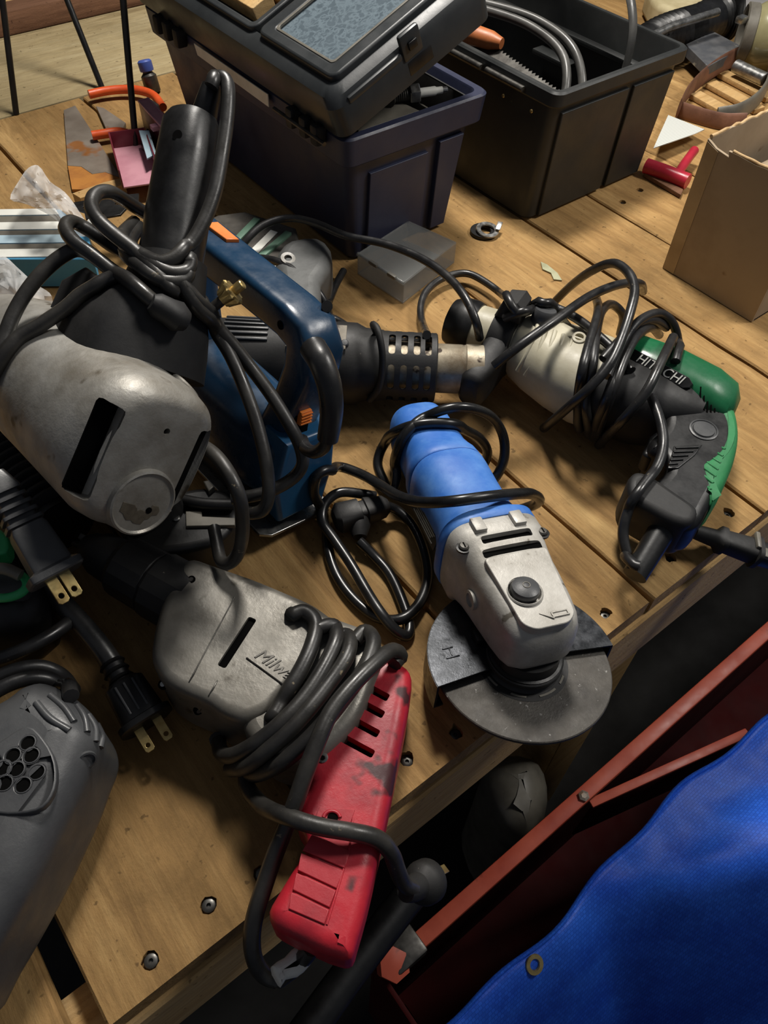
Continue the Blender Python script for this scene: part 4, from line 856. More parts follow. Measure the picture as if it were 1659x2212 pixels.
for q in gpan:
    slab('grip_panel', [rq(x, y, HT) for x, y in q], (0, 0, 1), 0.0012, 0.002, 0.0005, 'red_grip', rd)
slab('grip_border', [rq(x, y, HT) for x, y in ((1062, 1300), (1072, 1304), (1050, 1478), (940, 1840), (930, 1836), (1040, 1474))], (0, 0, 1), 0.0008, 0.001, 0.0003, 'red', rd)
slab('lock_panel', [rq(x, y, HT) for x, y in ((900, 1255), (1075, 1265), (1050, 1345), (880, 1300))], (0, 0, 1), 0.0008, 0.001, 0.0003, 'red_grip', rd)
arc = [rq(960+42*math.cos(a), 1310-38*math.sin(a), HT+0.0012) for a in [math.radians(d) for d in range(10, 171, 20)]]
tube('lock_mark', arc, 0.0012, 'red', rd, 7, 2)
cyl('lock_hole', Frame(rq(965, 1312, HT-0.001), (1, 0, 0), (0, 0, 1)), 0.0032, 0, 0.0022, 'dark', rd, 14)
slab('trigger', [rq(x, y, 0.030) for x, y in ((845, 1190), (800, 1260), (790, 1350), (830, 1400), (880, 1390), (890, 1200))], (0, 0, 1), 0.012, 0.012, 0.003, 'red', rd, (), 2, 2)

# ================================================================== DARK GREY HEAT GUN, bottom left
h2 = root('heat_gun', 'dark grey plastic heat gun with a round vent cap, cut off by the left edge', 'heat gun', (-0.08, 0.20, 0))
o2 = [(-60, 1600), (-20, 1568), (40, 1535), (70, 1512), (110, 1500), (150, 1512), (200, 1548), (228, 1588), (230, 1625), (212, 1672), (190, 1730), (150, 1815), (110, 1895), (60, 1985), (0, 2085), (-60, 2180), (-170, 2150), (-170, 1950), (-130, 1800), (-100, 1680)]
HZ = 0.060
hb = slab('housing', [P(u, v, HZ) for u, v in o2], (0, 0, 1), 0.034, 0.050, 0.024, 'grey_plastic', h2, (), 6, 3)
tz_ = HZ+0.034
def h2p(u, v, dz=0.0): return P(u, v, tz_+dz)
cv = []
vent_o = [(-30, 1630), (10, 1598), (62, 1570), (98, 1600), (122, 1650), (120, 1705), (95, 1745), (40, 1760), (-20, 1752), (-45, 1700)]
slab('vent_cap', [h2p(u, v) for u, v in vent_o], (0, 0, 1), 0.0016, 0.004, 0.0012, 'grey_plastic', h2, [circ(Frame(h2p(u, v), (1, 0, 0), (0, 0, 1)), 0.0040, 14) for u, v in ((62, 1607), (30, 1634), (70, 1634), (8, 1662), (38, 1664), (82, 1670), (12, 1694), (52, 1698), (-12, 1650), (-16, 1700))], 2, 3)
for u, v in ((62, 1607), (30, 1634), (70, 1634), (8, 1662), (38, 1664), (82, 1670), (12, 1694), (52, 1698)):
    lathe('vent_hole', Frame(h2p(u, v), (1, 0, 0), (0, 0, 1)), [(0.0046, 0.001), (0.0046, 0.0019), (0.0040, 0.0020), (0.0039, 0.0002)], 'grey_plastic', h2, 16, 35, True)
    cyl('vent_dark', Frame(h2p(u, v), (1, 0, 0), (0, 0, 1)), 0.0039, 0.0002, 0.0008, 'dark', h2, 14)
for (a, b2, c2) in (((78, 1518), (108, 1552), (150, 1578)), ((108, 1502), (138, 1528), (160, 1560)), ((166, 1525), (182, 1550), (188, 1582)), ((190, 1545), (205, 1572), (206, 1602)), ((208, 1565), (220, 1592), (216, 1615))):
    pts = []
    for u, v in (a, b2, c2):
        p, n0 = surf_pt(hb, u, v, 0.0)
        if p is not None: pts.append(p)
    if len(pts) >= 2: tube('rib', pts, 0.0022, 'grey_plastic', h2, 8, 5)
p, n0 = surf_pt(hb, 188, 1642)
if p is not None: lathe('screw_boss', Frame(p, (1, 0, 0), n0), [(0.0055, -0.001), (0.0055, 0.0008), (0.0044, 0.0010), (0.0040, -0.0004), (0, -0.0002)], 'grey_plastic', h2, 20)

# ================================================================== BLACK AND GREEN TOOL at the left edge
gt = root('orbital_sander', 'black rounded power tool with mint green trim at the left edge, under the grey plug', 'power tool', (-0.02, 0.33, 0))
T0, T1 = P(-150, 1370, 0.040), P(122, 1318, 0.040)
Tg = Frame(T0, T1-T0, (0, 0, 1)); LT = (T1-T0).length
prof('housing', Tg, [(-0.01, 0.020, 0.020), (0.0, 0.028, 0.030, 2.4), (LT*0.5, 0.029, 0.036, 2.4), (LT*0.80, 0.027, 0.036, 2.4), (LT*0.94, 0.021, 0.028, 2.4), (LT, 0.010, 0.012, 2.2)], 'black', gt, 36)
trim = [P(0+58*math.cos(t), 1262+30*math.sin(t), 0.080) for t in [2*math.pi*k/24 for k in range(24)]]
tube('green_ring', trim+trim[:1], 0.0030, 'mint', gt, 9, 3)
slab('top_pad', trim, (0, 0, 1), 0.001, 0.012, 0.002, 'grey_plastic', gt)
slab('green_trim', [P(u, v, 0.088) for u, v in ((-60, 1150), (6, 1150), (22, 1175), (16, 1200), (-60, 1215))], (0, 0, 1), 0.004, 0.010, 0.002, 'mint', gt, (), 2, 2)
slab('neck', [P(u, v, 0.062) for u, v in ((-80, 1150), (10, 1160), (40, 1215), (52, 1260), (30, 1300), (-80, 1310))], (0, 0, 1), 0.014, 0.050, 0.008, 'black_matte', gt, (), 3, 2)

# ================================================================== CORDS
from mathutils.bvhtree import BVHTree
def scene_bvh():
    vs, fs = [], []
    for o in COL.objects:
        if o.type != 'MESH' or o.name.startswith('cutter'): continue
        m = o.matrix_world if o.parent is None else Matrix.Identity(4)
        if o.name.startswith('screw') and o.location.length > 0: m = Matrix.Translation(o.location)
        k = len(vs); vs += [m @ v.co for v in o.data.vertices]; fs += [tuple(k+i for i in p.vertices) for p in o.data.polygons]
    return BVHTree.FromPolygons(vs, fs)
BV = scene_bvh()
def pt(c, r):
    if len(c) == 3: return P(*c)
    if c[2] == 'd': return PD(c[0], c[1], c[3])
    d = ray(c[0], c[1]); loc, n, i, dist = BV.ray_cast(CAM, d.normalized())
    return loc - d.normalized()*(r+c[3])
def clear_path(path, r, vis=(0, 1)):
    """lift a cord off whatever it lies on; outside the range vis it may run behind or under things"""
    N = len(path)
    for it in range(4):
        for i, p in enumerate(path):
            if not (vis[0] <= i/(N-1) <= vis[1]): continue
            d = p-CAM; L = d.length; d = d/L
            loc, n, k, dist = BV.ray_cast(CAM, d)
            if loc is not None and dist < L+r*0.7: p = CAM+d*(dist-r*0.75)
            loc, n, k, dist = BV.find_nearest(p)
            if loc is not None and dist < r*0.9:
                q = p-loc; p = loc + (q.normalized() if q.length > 1e-6 else n)*r*0.9
            if p.z < r and p.y > EDGE_Y: p.z = r
            path[i] = p
        if it < 3: path = [path[0]]+[(path[i-1]+path[i]*2+path[i+1])/4 for i in range(1, N-1)]+[path[-1]]
    return path
def cord(ctrl, r, mat, parent, vis=(0, 1), name='power_cord', res=7, n=10, clear=True):
    path = cr([pt(c, r) for c in ctrl], res)
    if clear: path = clear_path(path, r, vis)
    return obj(name, tube_mesh(path, r, n), mat, parent, 60)
def mapc(ox, oy, s, pts): return [(ox+s*p[0], oy+s*p[1])+tuple(p[2:]) for p in pts]

# ---- grinder cord and plug
g1 = cord(mapc(800, 840, 0.2532, [(190, 900, .012), (215, 820, .02), (240, 600, .03), (300, 420, .045), (400, 300, .06), (560, 200, .075), (750, 155, .078), (950, 190, .068), (1080, 290, .05), (1140, 430, .035), (1140, 600, .02), (1080, 740, .008), (1020, 800, .005)]), .0043, 'cord_gloss', gr, (0.08, 0.90))
cord(mapc(800, 840, 0.2532, [(150, 860, .006), (110, 780, .01), (60, 640, .015), (100, 500, .025), (220, 380, .045), (400, 320, .058), (600, 310, .066), (800, 350, .055), (940, 430, .035), (1000, 530, .02), (980, 620, .008), (940, 690, .005)]), .0043, 'cord_gloss', gr, (0.08, 0.88))
cord([(1110, 1105, .01), (1150, 1092, .025), (1166, 1080, .045), (1152, 1068, .062), (1130, 1066, .076), (1053, 1073, .096), (977, 1083, .098), (914, 1085, .08), (863, 1073, .058), (825, 1050, .04), (777, 1023, .030), (722, 1007, .026), (681, 1023, .022), (674, 1060, .015), (686, 1090, .008), (704, 1133, .005), (709, 1188, .005), (732, 1252, .005), (777, 1307, .005), (823, 1337, .006), (869, 1337, .010), (906, 1303, .008), (924, 1248, .006), (915, 1188, .008), (890, 1133, .010), (860, 1103, .012), (836, 1093, .016)], .0043, 'cord_gloss', gr, (0.06, 1))
cord([(810, 1072, .016), (782, 1067, .020), (732, 1064, .024), (702, 1088, .022), (695, 1124, .018), (722, 1165, .015), (759, 1220, .013), (791, 1275, .013), (823, 1325, .015), (855, 1362, .010), (878, 1374, .006), (885, 1353, .005), (869, 1298, .005), (841, 1238, .005), (809, 1202, .006), (775, 1168, .012)], .0043, 'cord_gloss', gr)
pf = P(838, 1092, 0.016); pb = P(722, 1122, 0.018)
pg = Frame(pf, pb-pf, (0, 0, 1)); Lp = (pb-pf).length
plg = prof('plug', pg, [(0, 0.006, 0.006), (0.004, 0.0085, 0.0085, 3), (Lp*0.42, 0.0105, 0.0095, 4), (Lp*0.44, 0.0085, 0.008, 4), (Lp*0.52, 0.0085, 0.008, 4), (Lp*0.54, 0.0115, 0.0105, 3), (Lp*0.92, 0.0120, 0.0105, 3), (Lp, 0.008, 0.007, 3)], 'black_matte', g1, 24)
prof('plug_sleeve', Frame(P(775, 1108, .016), P(778, 1178, .010)-P(775, 1108, .016), (0, 0, 1)), [(0, 0.009, 0.009), (0.012, 0.0095, 0.0095), (0.022, 0.006, 0.006)], 'black_matte', g1, 20)

# ---- hammer drill cord
HC = lambda pts, **k: cord(mapc(900, 520, 0.4575, pts), .0042, 'cord', hd, **k)
h1 = HC([(640, 300, .02), (720, 220, .05), (830, 140, .09), (930, 105, .112), (1000, 150, .118), (1030, 230, .118), (1010, 330, .114), (960, 480, .104), (900, 600, .096), (800, 710, .082), (700, 800, .055), (620, 870, .02), (600, 885, .008)])
HC([(365, 592, .075), (480, 500, .092), (650, 380, .100), (820, 260, .095), (960, 205, .088), (1050, 200, .075), (1070, 240, .03)])
HC([(845, 262, .05), (857, 340, .088), (815, 480, .094), (780, 620, .088), (762, 750, .055), (775, 880, .02)])
HC([(960, 440, .02), (975, 350, .05), (925, 300, .065), (875, 330, .08), (850, 420, .090), (828, 600, .088), (800, 760, .055), (820, 900, .02)])
HC([(900, 640, .088), (1000, 440, .094), (1060, 372, .095), (1150, 342, .088), (1210, 390, .075), (1235, 480, .055), (1220, 575, .02)])
HC([(880, 560, .086), (960, 470, .092), (1040, 395, .093), (1120, 375, .086), (1180, 410, .07)])
HC([(1212, 455, .088), (1150, 580, .096), (1080, 720, .088), (980, 840, .066), (900, 920, .035), (860, 965, .01)])
HC([(1145, 445, .05), (1105, 408, .08), (1040, 450, .092), (980, 560, .092), (930, 700, .082), (880, 830, .055), (850, 925, .015)])
HC([(940, 620, .088), (905, 720, .080), (860, 830, .055), (835, 930, .015)])
HC([(420, 362, .068), (520, 322, .074), (640, 315, .078), (760, 370, .083), (860, 450, .087), (960, 545, .086), (1010, 620, .07)])
HC([(1108, 735, .076), (1150, 850, .074), (1165, 960, .070), (1135, 1070, .068), (1060, 1170, .064), (1000, 1270, .055), (975, 1370, .045), (990, 1470, .036), (1025, 1532, .031), (1050, 1540, .030)], res=9)
# its plug over the bench edge
q0, q1 = P(1500, 1148, .022), P(1625, 1190, .010)
pk = Frame(q0, q1-q0, (0, 0, 1)); Lk = (q1-q0).length
hp_ = prof('plug', pk, [(0, 0.006, 0.006), (Lk*0.35, 0.0075, 0.0075), (Lk*0.42, 0.0105, 0.0095, 3.5), (Lk*0.5, 0.0105, 0.0095, 3.5), (Lk*0.52, 0.0085, 0.008, 3.5), (Lk, 0.0100, 0.009, 3.5), (Lk*1.01, 0.0125, 0.011, 3.5), (Lk*1.08, 0.0125, 0.011, 3.5)], 'black_matte', h1, 24)
box('plug_clip', pk, (0.014, 0.010, 0.005), 'hose', h1, 0.0012, (Lk*1.14, -0.004, 0.006)); box('plug_clip', pk, (0.004, 0.016, 0.004), 'hose', h1, 0.001, (Lk*0.98, 0.004, 0.0095))
prof('plug_nose', pk, [(Lk*1.07, 0.010, 0.0085, 3.5), (Lk*1.45, 0.009, 0.008, 3.5)], 'black', h1, 20)

# ---- black heat gun cord
k1 = cord([(490, 580, .02), (508, 552, .036), (527, 526, .05), (564, 489, .06), (621, 471, .065), (679, 481, .07), (748, 510, .075), (830, 526, .08), (912, 559, .085), (974, 604, .09), (1011, 653, .09), (1030, 700, .08), (1036, 730, .06)], .0040, 'cord', hg, (0.26, 0.95))
cord([(920, 728, .01), (908, 670, .01), (921, 629, .012), (958, 600, .012), (1007, 590, .012), (1051, 611, .012), (1097, 648, .012), (1118, 676, .01)], .0040, 'cord', hg)
cord([(500, 575, .015), (520, 562, .03), (543, 557, .042), (593, 563, .052), (642, 588, .052), (683, 625, .045), (707, 665, .03), (716, 705, .004)], .0040, 'cord', hg, (0.5, 0.72))
cord([(655, 692, .02), (690, 681, .026), (725, 690, .020), (745, 702, .012)], .0040, 'cord', hg, (1.1, 1.2))
cord([(742, 585, .01), (728, 610, .012), (715, 640, .012), (704, 668, .012)], .0040, 'cord', hg)
tube('cord_grommet', [Q(-0.02, 0, 0), Q(-0.035, 0, 0.01), Q(-0.05, 0, 0.005)], lambda t: 0.009-0.003*t, 'black', hg, 12)

# ---- jigsaw cord
tube('cord_boot', [PD(676, 752, .487), PD(694, 782, .480), PD(711, 832, .482), PD(716, 890, .492), PD(708, 948, .505)], lambda t: 0.0088-0.0018*t, 'cord', jg, 16, 8)
cord([(708, 945, 'd', .505), (700, 965, 'd', .512), (680, 977, 'd', .52), (660, 968, 'd', .53), (652, 950, 'd', .54)], .0046, 'cord', jg)

# ---- old grey drill cord
def DC(pts, **k): return cord([(u, v, 'd', d) for u, v, d in pts], .0046, 'cord_worn', od, **k)
k2 = DC([(-12, 830, .475), (0, 768, .475), (21, 697, .478), (53, 637, .482), (92, 588, .485), (134, 553, .488), (166, 539, .49), (200, 552, .49), (236, 580, .49)])
DC([(-10, 815, .475), (20, 765, .475), (53, 729, .475), (116, 683, .475), (176, 648, .477), (226, 620, .48), (262, 603, .485)])
DC([(362, 676, .482), (345, 664, .483), (300, 627, .48), (247, 588, .478), (197, 549, .478), (159, 521, .48), (141, 493, .487), (152, 479, .495), (173, 486, .503), (212, 510, .51), (250, 537, .525), (300, 560, .545)], vis=(0.0, 0.80))
DC([(410, 690, .52), (388, 650, .487), (346, 599, .48), (300, 549, .475), (247, 507, .475), (212, 475, .477), (197, 443, .485), (208, 419, .493), (236, 414, .502), (264, 429, .515), (300, 452, .535), (350, 480, .55)], vis=(0.12, 0.80))
DC([(456, 188, .5), (464, 173, .499), (479, 167, .497), (490, 178, .496), (493, 205, .494), (490, 260, .492), (480, 330, .490), (463, 420, .486), (432, 495, .482), (395, 545, .478), (350, 570, .476), (312, 556, .478), (280, 528, .50), (300, 490, .535)], vis=(0.0, 0.90))
DC([(360, 540, .54), (402, 558, .51), (409, 573, .487), (398, 588, .48), (367, 590, .476), (328, 570, .475), (290, 545, .477), (262, 515, .495), (290, 480, .535)], vis=(0.16, 0.88))
DC([(370, 570, .53), (404, 588, .50), (394, 605, .485), (360, 609, .478), (330, 598, .478), (300, 574, .480), (270, 540, .50)], vis=(0.16, 1))
DC([(350, 590, .52), (386, 604, .492), (413, 654, .50), (447, 694, .51), (490, 754, .52), (524, 828, .52), (554, 912, .52), (574, 995, .52), (581, 1062, .52), (571, 1099, .525), (547, 1109, .53), (520, 1100, .55)], vis=(0.08, 1))
DC([(390, 610, .49), (440, 674, .505), (497, 738, .52), (547, 801, .53), (587, 855, .53), (628, 922, .53), (649, 965, .535), (654, 1002, .54), (634, 1032, .545), (587, 1059, .545), (541, 1072, .545), (500, 1076, .545)])
DC([(380, 930, .54), (425, 955, .51), (464, 982, .495), (494, 1022, .487), (517, 1072, .487), (524, 1129, .50), (520, 1179, .52), (508, 1206, .53), (492, 1218, .535), (478, 1212, .54), (470, 1180, .55), (462, 1140, .56)], vis=(0.15, 0.86))
# taped joint of cord and saddle
ja, jb = pt((332, 655, 's', .001), .006), pt((402, 694, 's', .001), .006)
prof('tape_joint', Frame(ja, jb-ja, (0, 0, 1)), [(-0.002, 0.0048, 0.0048), (0.002, 0.0075, 0.0075), (0.010, 0.0085, 0.008), (0.016, 0.0105, 0.009), (max((jb-ja).length, 0.02), 0.007, 0.006)], 'black_matte', od, 18)

# ---- chuck key tied to the cord
ck = root('chuck_key', 'small brassy geared chuck key hanging in front of the dark blue jigsaw handle', 'chuck key', PD(485, 645, .50))
ca, cb_ = PD(447, 675, .50), PD(487, 643, .495)
ckf = Frame(ca, cb_-ca, CAM-ca); ckf = Frame(ckf.o, ckf.z, ckf.x); Lc = (cb_-ca).length
cyl('shank', ckf, 0.0034, -0.004, Lc, 'dark_steel', ck, 14)
gp = []
bm = bmesh.new()
rings_ = []
for z, r0, r1 in ((Lc-0.002, .0052, .0060), (Lc+0.006, .0072, .0092), (Lc+0.0075, .0066, .0080)):
    rings_.append([ckf((r1 if k % 2 else r0)*math.cos(2*math.pi*k/20), (r1 if k % 2 else r0)*math.sin(2*math.pi*k/20), z) for k in range(20)])
bm.free()
loft('gear', rings_, 'brass', ck, True, 20)
cyl('pilot', ckf, 0.0034, Lc+0.007, Lc+0.015, 'brass', ck, 14, 0.0006)
tube('cross_bar', [PD(470, 690, .50), PD(452, 668, .50), PD(440, 645, .505)], 0.0028, 'dark_steel', ck, 10, 3)

# ---- red drill cord
def RC(pts, **k): return cord([(300+0.434*x, 1200+0.434*y, z) for x, y, z in pts], .0052, 'cord_worn', rd, **k)
k3 = RC([(740, 330, .02), (770, 300, .040), (825, 283, .055), (880, 340, .066), (860, 450, .069), (800, 580, .069), (735, 685, .066), (680, 790, .052), (640, 850, .03)], vis=(0.1, 0.92))
RC([(890, 370, .045), (955, 350, .058), (987, 400, .068), (940, 520, .070), (830, 700, .070), (700, 840, .068), (560, 950, .056), (450, 1000, .040), (400, 960, .022), (408, 890, .012)])
RC([(990, 405, .053), (1045, 405, .064), (1042, 490, .070), (960, 620, .070), (800, 820, .070), (650, 960, .062), (530, 1050, .046), (455, 1062, .028)])
RC([(1075, 430, .05), (1125, 382, .06), (1168, 420, .070), (1135, 540, .074), (1020, 710, .074), (880, 880, .072), (740, 1010, .062), (620, 1080, .045), (540, 1090, .025)])
w5 = RC([(1268, 548, .045), (1303, 500, .055), (1262, 470, .066), (1170, 540, .076), (1050, 660, .080), (950, 790, .080), (880, 950, .078), (830, 1080, .072), (790, 1200, .064), (740, 1330, .052), (680, 1480, .040), (625, 1640, .030), (578, 1790, .022), (562, 1900, .014), (575, 2010, .002), (630, 2090, -.010), (690, 2110, -.012)])
RC([(690, 2112, -.012), (760, 2060, -.004), (830, 1990, .012), (860, 1950, .022)], clear=False)
w6 = RC([(535, 1050, .028), (535, 1140, .026), (610, 1240, .038), (740, 1300, .060), (900, 1350, .064), (1050, 1375, .064), (1180, 1405, .056), (1250, 1470, .044), (1285, 1560, .022), (1320, 1635, .004), (1365, 1660, -.006)])
# white tape at the cord's entry, plug hanging over the edge
wt = [(655, 2055), (720, 2010), (790, 1945), (875, 1990), (850, 2040), (790, 2095), (730, 2110), (705, 2150), (680, 2120)]
slab('white_tape', [rq(x, y, 0.004) for x, y in wt], (0.15, -0.1, 1), 0.009, 0.006, 0.004, 'paper', rd, (), 2, 2)
pa, pb2 = rq(1350, 1665, -.008), rq(1455, 1610, -.030)
Fp = Frame(pa, pb2-pa, (0, 0, 1)); Fp = Frame(Fp.o, Fp.z, Fp.x)
lathe('plug', Fp, [(0.006, -0.006), (0.0075, 0.0), (0.0085, 0.010), (0.0125, 0.014), (0.0140, 0.018), (0.0140, 0.024), (0.012, 0.026), (0, 0.026)], 'black_matte', w6, 28)
for s in (-1, 1): box('prong', Fp, (0.0016, 0.006, 0.018), 'brass', w6, 0.0004, (s*0.006, 0, 0.034))

# ---- two loose plugs on the left
p1 = root('power_plug', 'grey two-pin power plug with ridged boot and brass blades, at the left edge', 'plug', PD(100, 1190, .47))
a_, b_ = PD(8, 1062, .475), PD(122, 1243, .475)
nrm = (CAM-a_).normalized()
Z1 = Frame(a_, b_-a_, nrm+V((0.25, -0.1, 0.1))); L1 = (b_-a_).length
rb = prof('ridged_boot', Z1, [(-0.012, 0.0065, 0.006, 4)]+sum([[(k*0.0056, 0.0092+0.0006*k, 0.0086, 8), (k*0.0056+0.0022, 0.0092+0.0006*k, 0.0086, 8), (k*0.0056+0.0024, 0.0070+0.0006*k, 0.0064, 8), (k*0.0056+0.0054, 0.0070+0.0006*k, 0.0064, 8)] for k in range(5)], []), 'grey_plastic', p1, 32, 20)
prof('plug_body', Z1, [(0.026, 0.0100, 0.0085, 8), (0.029, 0.0112, 0.0088, 8), (L1-0.006, 0.0125, 0.0092, 8), (L1-0.004, 0.0168, 0.0120, 7), (L1, 0.0168, 0.0120, 7), (L1+0.001, 0.0158, 0.0110, 7)], 'grey_plastic', p1, 36, 25)
for s in (-1, 1):
    f = Frame(Z1(L1, s*0.0041, 0.001+0.0008*s), Z1.x, Z1.z)
    slab('blade', [f(0, -0.0036, 0), f(0.016, -0.0036, 0), f(0.0175, -0.002, 0), f(0.0175, 0.002, 0), f(0.016, 0.0036, 0), f(0, 0.0036, 0)], f.z, 0.0008, 0.0008, 0.0003, 'brass', p1, [circ(f.at(0.0125, 0, 0), 0.0017, 12)])
tube('cord', [Z1(-0.008, 0, 0), Z1(-0.03, 0, -0.004), PD(-60, 1000, .49), PD(-120, 980, .50)], 0.0046, 'cord', p1, 10)
p2 = root('power_plug', 'black two-pin power plug on a thick cord, lying beside the grey gear case', 'plug', P(300, 1520, 0))
cpts = [P(60, 1235, .050), P(111, 1280, .052), P(169, 1340, .046), P(219, 1400, .038), P(246, 1440, .032)]
tube('cord', cpts, lambda t: 0.0068+0.0006*t, 'cord', p2, 14)
e0, e1 = P(240, 1432, .033), P(318, 1562, .022)
Z2 = Frame(e0, e1-e0, (0, 0, 1)); L2 = (e1-e0).length
prof('ridged_boot', Z2, sum([[(k*0.0062, 0.0082, 0.0082), (k*0.0062+0.002, 0.0092, 0.0092), (k*0.0062+0.0028, 0.0075, 0.0075), (k*0.0062+0.0058, 0.0075, 0.0075)] for k in range(3)], []), 'black', p2, 20, 25)
prof('plug_body', Z2, [(0.016, 0.0095, 0.009, 3), (0.019, 0.0135, 0.0105, 3.5), (L2-0.005, 0.0150, 0.0115, 3.5), (L2-0.004, 0.0185, 0.0135, 3), (L2, 0.0185, 0.0135, 3), (L2+0.001, 0.016, 0.012, 3)], 'black', p2, 30, 30)
for s in (-0.006, 0.0, 0.006): box('grip_ridge', Z2, (L2-0.028, 0.0016, 0.0016), 'grey_plastic', p2, 0.0005, (L2*0.5+0.006, s, 0.0108))
for s in (-1, 1):
    f = Frame(Z2(L2, s*0.0066, 0.002), Z2.x, Z2.z)
    slab('blade', [f(0, -0.0033, 0), f(0.0165, -0.0033, 0), f(0.018, -0.002, 0), f(0.018, 0.002, 0), f(0.0165, 0.0033, 0), f(0, 0.0033, 0)], f.z, 0.0008, 0.0008, 0.0003, 'brass', p2, [circ(f.at(0.0135, 0, 0), 0.0015, 12)])
# cords of the tools cut off by the left edge
cord([(-30, 1432, .058), (40, 1408, .058), (100, 1378, .055), (148, 1345, .048), (166, 1325, .034)], .0048, 'cord', gt)
cord([(-40, 1482, .066), (30, 1448, .066), (88, 1440, .060), (132, 1458, .050), (160, 1492, .03)], .0048, 'cord', h2)
cord([(-40, 1512, .072), (20, 1478, .072), (75, 1464, .068), (118, 1474, .060), (150, 1512, .040)], .0048, 'cord', h2)
cord([(-40, 1232, .090), (10, 1228, .092), (48, 1245, .085)], .0040, 'hose', gt)

# ---- black router buried under the grey drill
ro2 = root('router', 'black router with a pale metal strip, buried under the grey drill', 'router', (0.10, 0.40, 0))
slab('base', round_poly([P(u, v, .046) for u, v in ((255, 1165), (330, 1075), (440, 1050), (505, 1062), (520, 1120), (478, 1172), (400, 1192), (310, 1200))], 0.012), (0, 0, 1), 0.002, 0.0455, 0.006, 'black', ro2, (), 3)
box('motor_block', Frame((0.093, 0.425, 0.057), (1, 0, 0), (0, 0, 1)), (0.048, 0.10, 0.086), 'black_matte', ro2, 0.010, (0, 0, 0), 3)
slab('metal_strip', [P(u, v, .0485) for u, v in ((402, 1108), (436, 1107), (437, 1119), (508, 1122), (508, 1138), (403, 1140))], (0, 0, 1), 0.0022, 0.002, 0.0006, 'hose', ro2)
tube('side_bar', [P(385, 1078, .052), P(440, 1088, .054), P(505, 1090, .054)], 0.0045, 'black', ro2, 12, 3)
screw_part(Frame(P(381, 1120, .0482), (1, 0, 0), (0, 0, 1)), 0.003, ro2, 'steel')
slab('bracket', [P(u, v, .050) for u, v in ((440, 1044), (452, 1042), (464, 1056), (452, 1066), (446, 1056))], (0, 0, 1), 0.003, 0.006, 0.001, 'hose', ro2)
# ---- black ribbed hose at the left edge
fh = root('flexible_hose', 'black ribbed flexible hose lying at the left edge under the grey drill', 'hose', P(60, 1050, 0))
f0, f1 = P(10, 985, .040), P(132, 1130, .038)
Fz = Frame(f0, f1-f0, (0, 0, 1)); Lf = (f1-f0).length
pr = []
nr = int(Lf/0.0085)
for k in range(nr):
    x = k*Lf/nr; st = Lf/nr
    pr += [(x, 0.0285, 0.0285), (x+st*0.25, 0.034, 0.034), (x+st*0.5, 0.034, 0.034), (x+st*0.75, 0.0285, 0.0285)]
prof('hose_body', Fz, pr, 'black_matte', fh, 32, 30)
prof('hose_cuff', Fz, [(Lf-0.002, 0.026, 0.026), (Lf+0.004, 0.026, 0.026)], 'black', fh, 28)

# ================================================================== CLUTTER AT THE BACK LEFT
st = root('wire_stand', 'black metal rod stand with three thin legs at the top left corner', 'stand', (0.36, 1.1, 0))
feet = [(P(35, 246, 0.001), P(5, 0, .13)), (P(221, 191, 0.001), P(145, 0, .10)), (P(294, 322, 0.001), P(266, 0, .16))]
tops = []
for a, b2 in feet:
    e = a+(b2-a)*(0.36/(b2.z-a.z)); tops.append(e); tube('leg', [a, b2, e], 0.0042, 'black', st, 10, 2)
for k in range(3): tube('top_rail', [tops[k], tops[(k+1) % 3]], 0.0042, 'black', st, 10, 2)
bl_ = root('paint_scraper', 'worn grey steel scraper with a rusty ochre end behind the plastic bag', 'scraper', P(190, 330, 0))
slab('blade', [P(u, v, .003) for u, v in ((138, 240), (163, 230), (215, 310), (262, 386), (228, 374), (200, 378), (176, 362), (147, 360))], (0, 0, 1), 0.0015, 0.002, 0.0005, 'rust', bl_)
slab('rusty_end', [P(u, v, .003) for u, v in ((147, 361), (176, 363), (200, 379), (228, 375), (263, 388), (270, 402), (215, 412), (156, 412))], (0, 0, 1), 0.0019, 0.002, 0.0005, 'ochre', bl_)
pli = root('pliers', 'pair of pliers with orange dipped handles, behind the wire stand', 'pliers', P(270, 250, 0))
tube('handle', [P(u, v, .012) for u, v in ((192, 204), (225, 197), (265, 193), (300, 195), (330, 205), (352, 232))], lambda t: 0.0058, 'orange', pli, 12)
tube('handle', [P(u, v, .012) for u, v in ((199, 293), (225, 289), (255, 285), (278, 290), (288, 299))], lambda t: 0.0058, 'orange', pli, 12)
slab('jaw', [P(u, v, .012) for u, v in ((318, 215), (345, 232), (352, 262), (335, 300), (318, 330), (305, 318), (322, 270))], (0, 0, 1), 0.005, 0.006, 0.002, 'dark_steel', pli)
for m_ in pli.children:
    if m_.name.startswith('handle'): m_.data.materials.clear(); m_.data.materials.append(surf('orange_dip', rgb(226, 92, 40), rgb(206, 76, 34), 30, rough=0.4) if 'orange_dip' not in bpy.data.materials else bpy.data.materials['orange_dip'])
tag(slab('steel_offcut', [P(u, v, .004) for u, v in ((208, 232), (225, 236), (272, 268), (262, 290), (232, 286))], (0, 0, 1), 0.002, 0.003, 0.0006, 'rust'), 'dull grey steel offcut lying between the two orange plier handles', 'steel')
